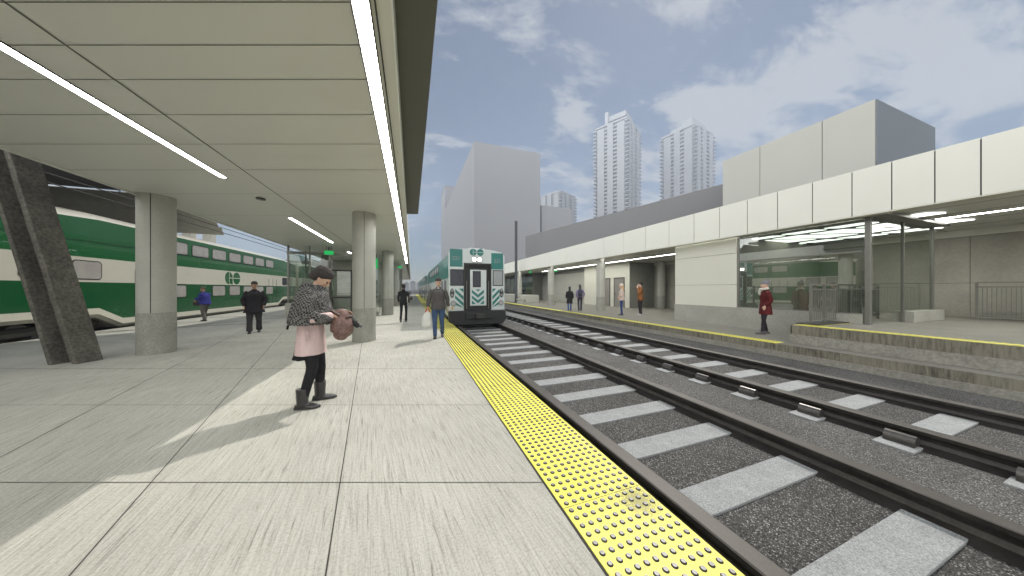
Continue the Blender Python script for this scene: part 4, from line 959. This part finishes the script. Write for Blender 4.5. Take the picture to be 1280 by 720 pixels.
def person(label, loc, rz, H, pose, wear, vox=.012, skin='fair', group=None, fhand=(.35, .35)):
    J = dict(DEF); J.update(pose); k = H/1.75
    for q in J: J[q] = V(J[q])*(k if q not in ('fR', 'fL', 'look', 'hdR', 'hdL') else 1)
    t = thing('person', label, 'person', loc, rz, group)
    S_ = lambda *a: [x*k if isinstance(x, (int, float)) else (x[0]*k, x[1]*k) for x in a]
    b = wear.get('bulk', 1.0)
    # body: one continuous surface
    m = MB()
    tube(m, [J['pel']+V((0, 0, -.05*k)), J['pel'], J['wst'], J['cst'], J['nck']+V((0, 0, -.07*k)), J['nck']+V((0, 0, -.01*k))], S_((.12*b, .095*b), (.14*b, .105*b), (.12*b, .09*b), (.14*b, .105*b), (.09, .07), (.055, .05)))
    hb = J['hd']; lk = J['look'].normalized()
    tube(m, [J['nck']+V((0, 0, -.03*k)), (J['nck']*.5+hb*.5)-lk*.012*k, hb-lk*.02*k], S_(.058, .052, .05), smooth=2)
    up = (hb-J['nck']).normalized(); up = V((up.x*.3, up.y*.3, 1)) if 'up' not in J else J['up']
    P = build_head(m, hb, lk, up, k)
    for a in 'RL':
        s_, e, w = J['s'+a], J['e'+a], J['w'+a]
        tube(m, [s_*.75+J['cst']*.25, s_, (s_+e)/2, e, (e*.55+w*.45), w], S_(.04, .045, .04, .035, .033, .024))
        dr = J['hd'+a]; pn = V((-1 if a == 'R' else 1, 0, 0)); sd = V((0, 1, .2))
        if a in wear.get('palm', {}): pn, sd = [V(x) for x in wear['palm'][a]]
        hand(m, w, dr, pn, sd, fhand[0 if a == 'R' else 1], k)
        tube(m, [J['h'+a], J['h'+a]*.6+J['k'+a]*.4, J['k'+a], J['k'+a]*.6+J['a'+a]*.4, J['a'+a]], S_(*[x*min(1, wear.get('legw', 1))*.9 for x in (.088*b, .075*b, .05, .052, .036)]))
        f = J['f'+a].normalized(); tube(m, [J['a'+a]-f*.04*k+V((0, 0, -.045*k)), J['a'+a]+f*.04*k+V((0, 0, -.045*k)), J['a'+a]+f*.15*k+V((0, 0, -.062*k))], S_((.024, .024), (.026, .02), (.024, .012)), smooth=2)
    fuse('body', m, vox, SKIN(skin), t, smooth=2)
    eyes(P, t, k)
    # trousers
    if wear.get('legs'):
        m = MB(); r0 = wear.get('legw', 1.0); fl = wear.get('hemw', .055)
        tube(m, [J['pel']+V((0, 0, .10*k)), J['pel'], J['pel']+V((0, 0, -.08*k))], S_(*[(x*min(1, r0+.0)*b, y*min(1, r0)*b) for x, y in ((.15, .115), (.165, .127), (.15, .12))]))
        for a in 'RL':
            tube(m, [J['h'+a], J['h'+a]*.6+J['k'+a]*.4, J['k'+a], J['k'+a]*.5+J['a'+a]*.5, J['a'+a]+V((0, 0, wear.get('hemz', -.01)*k))], S_(.097*b*r0, .088*b*r0, .066*r0, .060*r0, fl), round_ends=False)
        fuse('trousers', m, vox, wear['legs'], t, folds=.006*k*wear.get('foldk', 1), ffreq=13)
    # coat or jacket
    if wear.get('coat'):
        m = MB(); hz_ = wear.get('hem', .82)*k; hw = wear.get('hemr', .19); c = wear.get('coatw', 1.0)*b
        hx = J['pel'].x; hy = J['pel'].y; ho = wear.get('hemo', 0)*k
        tube(m, [V((hx, hy+ho, hz_)), V((hx, hy+ho*.5, (hz_+J['wst'].z)/2)), J['wst'], J['cst'], J['nck']+V((0, 0, -.085*k)), J['nck']+V((0, 0, -.02*k))],
             S_((hw*c, hw*.76*c), (.19*c, .146*c), (.160*c, .128*c), (.172*c, .135*c), (.125*c, .095*c), (.074, .07)), round_ends=False, n=24)
        for a in 'RL':
            if wear.get('nosleeve'): continue
            s_, e, w = J['s'+a], J['e'+a], J['w'+a]
            tube(m, [s_*.7+J['cst']*.3, s_, (s_+e)/2, e, (e+w)/2, w*.93+e*.07], S_(.064*c, .066*c, .062*c, .057*c, .052*c, .045*c), round_ends=False)
        if wear.get('collar', 1): tube(m, [J['nck']+V((0, .0, -.05*k)), J['nck']+V((0, .004*k, .035*k))], S_((.085, .085), (.074, .076)), smooth=1, round_ends=False)
        fuse('jacket', m, vox, wear['coat'], t, folds=.009*k*wear.get('foldk', 1), ffreq=10)
    for a in 'RL':
        f = J['f'+a].normalized(); A = J['a'+a]; m = MB(); rr = f.cross(V((0, 0, 1))).normalized()
        bt = wear.get('boot', 0)
        tube(m, [A-f*.055*k+V((0, 0, -.055*k)), A+f*.0*k+V((0, 0, -.045*k)), A+f*.09*k+V((0, 0, -.058*k)), A+f*.165*k+V((0, 0, -.066*k))], S_((.036, .034), (.042, .040), (.046, .030), (.034, .022)), ref=tuple(rr))
        tube(m, [A+V((0, 0, -.04*k)), A+V((0, 0, (.01+bt)*k))], S_((.047+bt*.07, .05+bt*.07), (.048+bt*.13, .05+bt*.13)), smooth=1, round_ends=False, ref=tuple(rr))
        # sole
        q = A-V((0, 0, 1))*A.z + V((0, 0, .003))+V((0, 0, A.z-.09*k))
        pl = [q-f*.085*k-rr*.03*k, q-f*.085*k+rr*.03*k, q-f*.02*k+rr*.038*k, q+f*.10*k+rr*.047*k, q+f*.17*k+rr*.035*k, q+f*.195*k, q+f*.17*k-rr*.035*k, q+f*.10*k-rr*.047*k, q-f*.02*k-rr*.038*k]
        m.loft([pl, [x+V((0, 0, .024*k)) for x in pl]], 0)
        fuse('shoe', m, max(vox*.6, .006), wear.get('shoes', mat('black_leather', (.025, .024, .025), .35)), t, smooth=2)
    return t, J, P, k
def head_cover(t, P, mt, name='hair', vox=.01, **kw):
    m = MB(); scalp(m, P, **kw); return fuse(name, m, vox, mt, t, folds=.004, ffreq=26, smooth=3)
def place(px, py):
    d = 344*1.5/(py-361); q = ud(upx(px, d), d); return q
DK = cloth('black_wool', (.018, .018, .02)); DKL = cloth('black_leggings', (.022, .021, .024)); 

# ---- woman with the checked shawl
q = place(389, 505.5)
t, J, P, k = person('woman in checked shawl, pale pink coat and black leggings, rummaging in a bag', (q.x, q.y, 0), R(-92), 1.79,
    dict(pel=(0, .0, .96), wst=(0, .0, 1.10), cst=(0, .02, 1.29), nck=(0, .05, 1.455), hd=(0, .12, 1.60), look=(.05, .74, -.68),
         sR=(.175, .03, 1.38), eR=(.22, .03, 1.10), wR=(.10, .27, 1.13), sL=(-.175, .03, 1.38), eL=(-.21, .04, 1.10), wL=(-.07, .31, 1.14),
         hR=(.09, 0, .93), kR=(.11, .045, .50), aR=(.125, -.05, .09), hL=(-.09, 0, .93), kL=(-.12, .06, .50), aL=(-.15, .05, .09), fR=(.05, 1, 0), fL=(-.12, 1, 0), hdR=(-.35, 1, -.15), hdL=(.1, 1, .1)),
    dict(legs=DKL, legw=.94, hemw=.045, foldk=.4, coat=cloth('pale_pink_wool', (.66, .50, .49), .8, var=.04), hem=.655, hemr=.22, hemo=.0, coatw=1.0, boot=.15, palm={'R': ((-.4, 0, -.9), (-.7, .2, .6)), 'L': ((.3, .0, -.95), (.6, .2, .6))}, shoes=mat('boot_leather', (.032, .028, .03), .3, coat=.3)), vox=.0075, fhand=(.55, .35))
m = MB(); K = k      # shawl over shoulders and upper arms
tube(m, [V((0, -.03, 1.035))*K, V((0, -.025, 1.10))*K, V((0, -.01, 1.2))*K, V((0, .015, 1.33))*K, V((0, .035, 1.43))*K, V((0, .05, 1.50))*K],
     [(.285*K, .195*K), (.295*K, .195*K), (.29*K, .185*K), (.27*K, .175*K), (.205*K, .15*K), (.092*K, .092*K)], n=28, round_ends=False, smooth=4)
for sx_, z0 in ((1, 1.40), (-1, 1.42)):    # cross folds running down over the chest
    for j in range(4):
        a = V((sx_*.16, .05-.03*j, z0-.06*j)); b_ = V((sx_*.10, .17+.01*j, 1.26-.055*j)); c_ = V((-sx_*.06, .185, 1.18-.05*j))
        tube(m, [a*K, b_*K, c_*K], [.026*K, .032*K, .02*K], smooth=4)
tube(m, [V((.09, .0, 1.50))*K, V((.06, .11, 1.475))*K, V((-.02, .14, 1.45))*K, V((-.09, .08, 1.48))*K, V((-.07, -.04, 1.51))*K, V((.04, -.06, 1.51))*K, V((.09, .0, 1.50))*K], [.034*K]*7, smooth=4)
for sx_ in (1, -1): tube(m, [V((sx_*.10, .03, 1.44))*K, V((sx_*.2, .03, 1.385))*K, V((sx_*.245, .03, 1.28))*K, V((sx_*.24, .03, 1.17))*K], [.07*K, .08*K, .078*K, .078*K])
tube(m, [V((.2, .08, 1.16))*K, V((.19, .17, 1.10))*K, V((.12, .22, 1.10))*K], [(.05*K), (.06*K), (.05*K)], smooth=4)
sh = fuse('shawl', m, .0085, check_mat(), t, folds=.016, ffreq=8, smooth=3)
m = MB()
for j in range(9): m.cyl(V((.05-.03*j, -.215-.005*(j % 3), 1.03+.01*j))*K, V((.05-.035*j, -.235-.01*(j % 2), .97+.02*j))*K, .009, 6, r2=.013)
obj('tassels', m, DK, t, local=True)
m = MB(); rings = []
for c, fo, a_, b_ in ((.145, -.05, .03, .035), (.135, -.045, .062, .07), (.105, -.035, .086, .108), (.06, -.026, .098, .122), (.02, -.034, .098, .112), (-.03, -.055, .092, .088), (-.075, -.07, .074, .06)):
    rings.append([P(a_*math.cos(2*math.pi*i/22), fo+b_*math.sin(2*math.pi*i/22), c+.32*(-(b_*math.sin(2*math.pi*i/22)))*-.5) for i in range(22)])
m.loft(rings, 0); fuse('cap', m, .007, mat('dark_knit', (.040, .033, .032), .95, bump=.3, bscale=150), t, folds=.004, ffreq=22)
m = MB(); tube(m, [V((0, -.035, .60))*K, V((0, -.03, .72))*K, V((0, -.01, .8))*K], [(.20*K, .155*K), (.165*K, .12*K), (.13*K, .10*K)], n=24, round_ends=False); fuse('skirt', m, .009, DK, t, folds=.01, ffreq=14)
m = MB(); m.bar(V((.207, .02, .98))*K, V((.212, .035, .845))*K, .014, .055); obj('pocket_tab', m, cloth('pale_pink_wool_edge', (.52, .39, .38)), t, local=True, bevel=.006)
m = MB(); tube(m, [V((.165, .15, 1.105))*K, V((.10, .262, 1.125))*K], [.052*K, .044*K], round_ends=False); tube(m, [V((-.15, .16, 1.105))*K, V((-.075, .29, 1.135))*K], [.05*K, .043*K], round_ends=False); fuse('cuffs', m, .008, cloth('pale_pink_wool', (.66, .50, .49)), t)
rot = Matrix.Rotation(R(-92), 4, 'Z')
def held(name, label, cat, off, group=None):
    p_ = rot @ V(off); return thing(name, label, cat, (q.x+p_.x, q.y+p_.y, p_.z), R(-92), group)
hb = held('handbag', 'brown patterned slouchy handbag held open by the woman in the checked shawl', 'handbag', (.02, .34, 1.02))
m = MB(); tube(m, [V((0, 0, -.13)), V((0, .01, -.09)), V((0, .015, 0)), V((0, 0, .09)), V((0, -.01, .14))], [(.08, .09), (.12, .13), (.13, .135), (.10, .11), (.085, .10)], n=20)
fuse('pouch', m, .009, mat('patterned_leather', (.17, .10, .085), .6, var=.5, scale=38), hb, folds=.007, ffreq=9)
m = MB(); tube(m, [V((-.08, -.06, .12)), V((-.05, -.10, .17)), V((.06, -.09, .19)), V((.1, 0, .14))], [.018]*4); tube(m, [V((.08, .08, .1)), V((.0, .13, .12)), V((-.1, .1, .06))], [.014]*3); fuse('strap', m, .007, mat('brown_leather', (.07, .035, .03), .45), hb)
gl = held('glove', 'black leather glove hanging beside the patterned handbag', 'glove', (-.02, .45, 1.04))
m = MB(); tube(m, [V((0, 0, .04)), V((0, .04, 0)), V((0, .09, -.03))], [(.03, .02), (.045, .025), (.035, .02)]); 
for j in range(4): tube(m, [V((-.024+.016*j, .085, -.03)), V((-.026+.017*j, .13, -.045-.006*j))], [.009, .008], smooth=1, n=8)
tube(m, [V((.03, .03, 0)), V((.05, .06, -.025))], [.011, .009], smooth=1, n=8)
tube(m, [V((0, .0, .05)), V((.02, .05, .0)), V((.01, .08, -.05))], [.035, .04, .025]); fuse('leather', m, .006, mat('matt_leather', (.014, .014, .015), .7), gl)

# ---- man in grey jacket with a carrier bag
q2 = place(548, 422)
a2 = R(173)
t, J, P, k = person('man in grey jacket, blue jeans and cap walking towards the viewer with a carrier bag', (q2.x, q2.y, 0), a2, 1.83,
    dict(eR=(.27, -.03, 1.14), wR=(.30, .03, .90), eL=(-.26, -.06, 1.13), wL=(-.28, -.05, .90), kR=(.10, .10, .52), aR=(.09, .12, .09), kL=(-.10, .02, .49), aL=(-.11, -.14, .115), look=(-.15, 1, -.12), cst=(0, .01, 1.29)),
    dict(legs=cloth('blue_denim', (.05, .085, .17), .85), coat=cloth('grey_jacket', (.085, .078, .078), .75), hem=.83, hemr=.195, bulk=1.06, coatw=1.03, shoes=mat('dark_shoe', (.04, .04, .045), .5)), vox=.009)
head_cover(t, P, mat('dark_cap', (.04, .035, .04), .9), 'cap', .009, top=.140, back=.118, low=.035, w=.088)
m = MB(); tube(m, [P(-.04, .09, .062), P(0, .13, .055), P(.04, .09, .062)], [(.03, .008)]*3, ref=(0, 1, 0)); fuse('cap_peak', m, .007, MATS['dark_cap'], t)
m = MB(); tube(m, [V((0, .115, 1.2))*k, V((0, .128, 1.32))*k, V((0, .09, 1.42))*k], [.006, .006, .006]); obj('zip', m, DK, t, local=True)
m = MB(); tube(m, [V((0, .07, 1.44))*k, V((0, .085, 1.47))*k], [(.04, .02), (.035, .02)]); fuse('shirt_collar', m, .008, cloth('pale_shirt', (.5, .5, .52)), t)
rot2 = Matrix.Rotation(a2, 4, 'Z'); p_ = rot2 @ V((.30*k, .04*k, .80*k))
bgs = thing('carrier_bag', 'white plastic carrier bag with red handles held by the man in jeans', 'bag', (q2.x+p_.x, q2.y+p_.y, p_.z), a2)
m = MB(); tube(m, [V((.02, 0, -.46)), V((.02, 0, -.40)), V((.01, 0, -.2)), V((0, 0, -.08)), V((0, 0, -.03))], [(.15, .06), (.165, .075), (.15, .07), (.10, .04), (.05, .02)], n=16); fuse('sack', m, .01, mat('white_plastic', (.62, .62, .60), .4, var=.05), bgs, folds=.014, ffreq=11)
m = MB(); tube(m, [V((-.06, 0, -.05)), V((-.03, 0, .04)), V((0, 0, .07)), V((.03, 0, .04)), V((.06, 0, -.05))], [(.016, .012)]*5); fuse('handles', m, .006, mat('red_plastic', (.5, .03, .03), .4), bgs)

# ---- others
def simple(label, px, py, rz, H, pose, wear, skin='fair', group=None, cover=None, long_hair=None, **kw):
    p = place(px, py); t, J, P, k = person(label, (p.x, p.y, kw.get('z', 0)), rz, H, pose, wear, .012, skin, group)
    if cover: head_cover(t, P, cover[1], cover[0], .010, **(cover[2] if len(cover) > 2 else {}))
    if long_hair:
        m = MB(); tube(m, [P(0, -.08, .04), P(0, -.115, -.06), P(0, -.12, -.2), P(0, -.11, -.30)], [(.07*k, .04*k), (.085*k, .04*k), (.07*k, .03*k), (.035*k, .015*k)], smooth=3, ref=tuple(J['sR']-J['sL'])); fuse('hair', m, .011, long_hair, t, folds=.006, ffreq=25)
    return t, J, P, k, p
WALK = dict(kR=(.10, .13, .51), aR=(.09, .17, .09), kL=(-.10, .0, .49), aL=(-.10, -.22, .135), fL=(0, 1, -.25), eR=(.23, -.07, 1.14), wR=(.23, -.02, .89), eL=(-.23, .02, 1.13), wL=(-.22, .14, .92))
hairB = mat('black_hair', (.015, .012, .012), .5); hairD = mat('brown_hair', (.05, .03, .02), .5); hairY = mat('blonde_hair', (.5, .36, .14), .5)
SK = skin_ = None
simple('woman all in black walking away near the track edge with a shoulder bag', 504.5, 402.5, R(-5), 1.72, WALK, dict(legs=DKL, legw=.85, coat=DK, hem=.93, hemr=.165, coatw=.88, foldk=.7), 'deep', cover=('hat', hairB, dict(top=.15)))
p = place(508, 402.5)
bgt = thing('shoulder_bag', 'dark shoulder bag on the arm of the woman in black near the track edge', 'bag', (p.x+.17, p.y-.02, 1.08), R(-20)); m = MB(); tube(m, [V((0, -.12, 0)), V((0, .12, 0))], [(.06, .1)]*2, ref=(1, 0, 0), smooth=1); fuse('pouch', m, .012, mat('dark_bag', (.05, .035, .03), .5), bgt)
m = MB(); tube(m, [V((0, -.09, .07)), V((-.02, -.03, .3)), V((-.02, .03, .3)), V((0, .09, .07))], [.01]*4); obj('strap', m, hairB, bgt, local=True, smooth=True)
simple('person in long dark coat, wide trousers and cap walking to the viewer', 318, 416, R(180+18), 1.74, dict(kR=(.11, .08, .5), aR=(.11, .12, .09), kL=(-.11, .0, .5), aL=(-.11, -.14, .11), eR=(.29, -.03, 1.14), wR=(.24, .06, .92), eL=(-.29, -.03, 1.14), wL=(-.24, .06, .92)),
       dict(legs=cloth('charcoal_wide', (.05, .048, .05)), legw=1.25, hemw=.085, coat=cloth('black_coat', (.024, .022, .026), .8), hem=.70, hemr=.235, coatw=1.18, bulk=1.05), 'tan', cover=('cap', hairB, dict(low=.03, top=.145)))
simple('stout man in blue jacket and grey trousers beside the left train', 256, 401.5, R(75), 1.60, dict(eR=(.24, .05, 1.14), wR=(.20, .26, 1.12), eL=(-.24, .05, 1.14), wL=(-.18, .28, 1.12), kR=(.10, .08, .5), aR=(.1, .1, .09), kL=(-.1, 0, .5), aL=(-.1, -.1, .1), cst=(0, .05, 1.28), hd=(0, .09, 1.62), nck=(0, .05, 1.46)),
       dict(legs=cloth('grey_slacks', (.13, .12, .11)), legw=1.15, hemw=.07, coat=cloth('royal_blue_fleece', (.035, .04, .22)), hem=.86, hemr=.22, bulk=1.22, coatw=1.05), 'tan', cover=('cap', mat('olive_cap', (.1, .09, .06), .9), dict(low=.03)))
p = place(246, 401.5)
bgt = thing('shoulder_bag', 'small dark bag hanging in front of the stout man in blue', 'bag', (p.x, p.y, .82), R(75)); m = MB(); tube(m, [V((0, -.1, 0)), V((0, .1, 0))], [(.06, .11)]*2, smooth=1); fuse('pouch', m, .012, MATS['dark_bag'], bgt)
m = MB(); tube(m, [V((0, -.08, .08)), V((0, -.02, .22)), V((0, .02, .22)), V((0, .08, .08))], [.01]*4); obj('strap', m, hairB, bgt, local=True, smooth=True)
simple('woman in long black coat and blue jeans walking away on the far platform', 712, 388.8, R(-28), 1.64, WALK, dict(legs=cloth('bright_denim', (.03, .08, .25)), legw=.85, coat=DK, hem=.55, hemr=.21, coatw=1.05), 'tan', long_hair=hairB, cover=('scalp_hair', hairB, dict(low=-.08)))
simple('ponytailed person in a lilac top walking away with a dark backpack', 725, 389, R(-26), 1.78, dict(WALK, eR=(.27, -.02, 1.15), wR=(.24, .08, .93)), dict(legs=cloth('dark_purple_jeans', (.035, .03, .05)), legw=.9, coat=cloth('lilac_top', (.23, .19, .33)), hem=.92, hemr=.17, coatw=.95), 'tan', long_hair=hairB, cover=('scalp_hair', hairB, dict(low=-.06)))
p = place(725, 389)
bp_ = thing('backpack', 'dark backpack worn by the person in the lilac top', 'backpack', (p.x-.09, p.y-.17, 1.25), R(-26)); m = MB(); tube(m, [V((0, 0, -.22)), V((0, -.02, -.12)), V((0, -.01, .1)), V((0, 0, .2))], [(.13, .07), (.155, .1), (.145, .09), (.10, .06)], ref=(1, 0, 0)); fuse('pack', m, .012, mat('navy_nylon', (.02, .018, .04), .6), bp_, folds=.008)
m = MB()
for s in (-1, 1): tube(m, [V((s*.08, .06, -.15)), V((s*.1, .12, .1)), V((s*.09, .12, .2)), V((s*.08, .04, .19))], [.016]*4)
fuse('straps', m, .009, MATS['navy_nylon'], bp_)
simple('woman with cream hat and pale jacket standing before the man in brown', 777, 394, R(48), 1.76, dict(eR=(.22, -.03, 1.12), wR=(.17, .15, 1.06), eL=(-.22, -.03, 1.12), wL=(-.17, .15, 1.06)), dict(legs=cloth('navy_jeans', (.02, .04, .15)), legw=.85, coat=cloth('pale_padded', (.52, .42, .37)), hem=.84, hemr=.20, coatw=1.1), 'fair', long_hair=hairY, cover=('hat', mat('cream_knit', (.62, .55, .48), .9), dict(low=.03, top=.16)))
simple('man in rust brown coat with a hand raised to his chin', 800.5, 394, R(58), 1.86, dict(eL=(-.22, .12, 1.16), wL=(-.06, .15, 1.45), hdL=(.2, .1, 1), eR=(.22, -.05, 1.14), wR=(.19, .08, .95), look=(0, 1, 0)), dict(legs=cloth('dark_trousers', (.03, .025, .025)), coat=cloth('rust_wool', (.24, .10, .035)), hem=.80, hemr=.19, coatw=1.02, shoes=mat('pale_shoes', (.4, .38, .36), .6)), 'fair', cover=('hair', hairB, dict(low=-.03)))
t, J, P, k, p = simple('woman in dark red coat, black leggings and bobble hat by the raised platform', 957, 417.5, R(48), 1.74, dict(eR=(.22, -.07, 1.12), wR=(.17, .06, .94), eL=(-.22, -.05, 1.12), wL=(-.17, .08, .94), kR=(.10, .02, .5), aR=(.12, -.07, .09), kL=(-.12, .09, .5), aL=(-.14, .14, .09), look=(.1, 1, .05)),
       dict(legs=DKL, legw=.85, hemw=.045, coat=cloth('dark_red_wool', (.085, .010, .010), .8), hem=.66, hemr=.215, coatw=1.03, shoes=mat('grey_suede', (.10, .085, .09), .8)), 'fair', cover=('knit_hat', mat('grey_knit', (.17, .17, .19), .95, bump=.5, bscale=120), dict(low=.02, top=.155, back=.12)))
m = MB(); tube(m, [P(0, -.06, .16), P(0, -.075, .19)], [.035, .032]); fuse('hat_bobble', m, .008, MATS['grey_knit'], t)
m = MB(); tube(m, [P(.07, 0, -.12), P(.04, .10, -.14), P(-.04, .11, -.15), P(-.08, .02, -.13), P(-.03, -.08, -.10), P(.05, -.06, -.11), P(.07, 0, -.12)], [.036]*7); tube(m, [P(0, .11, -.15), P(.02, .12, -.26), P(.02, .11, -.32)], [.04, .035, .03]); fuse('scarf', m, .009, mat('pale_scarf', (.5, .49, .45), .95, var=.5, scale=60), t, folds=.006, ffreq=25)
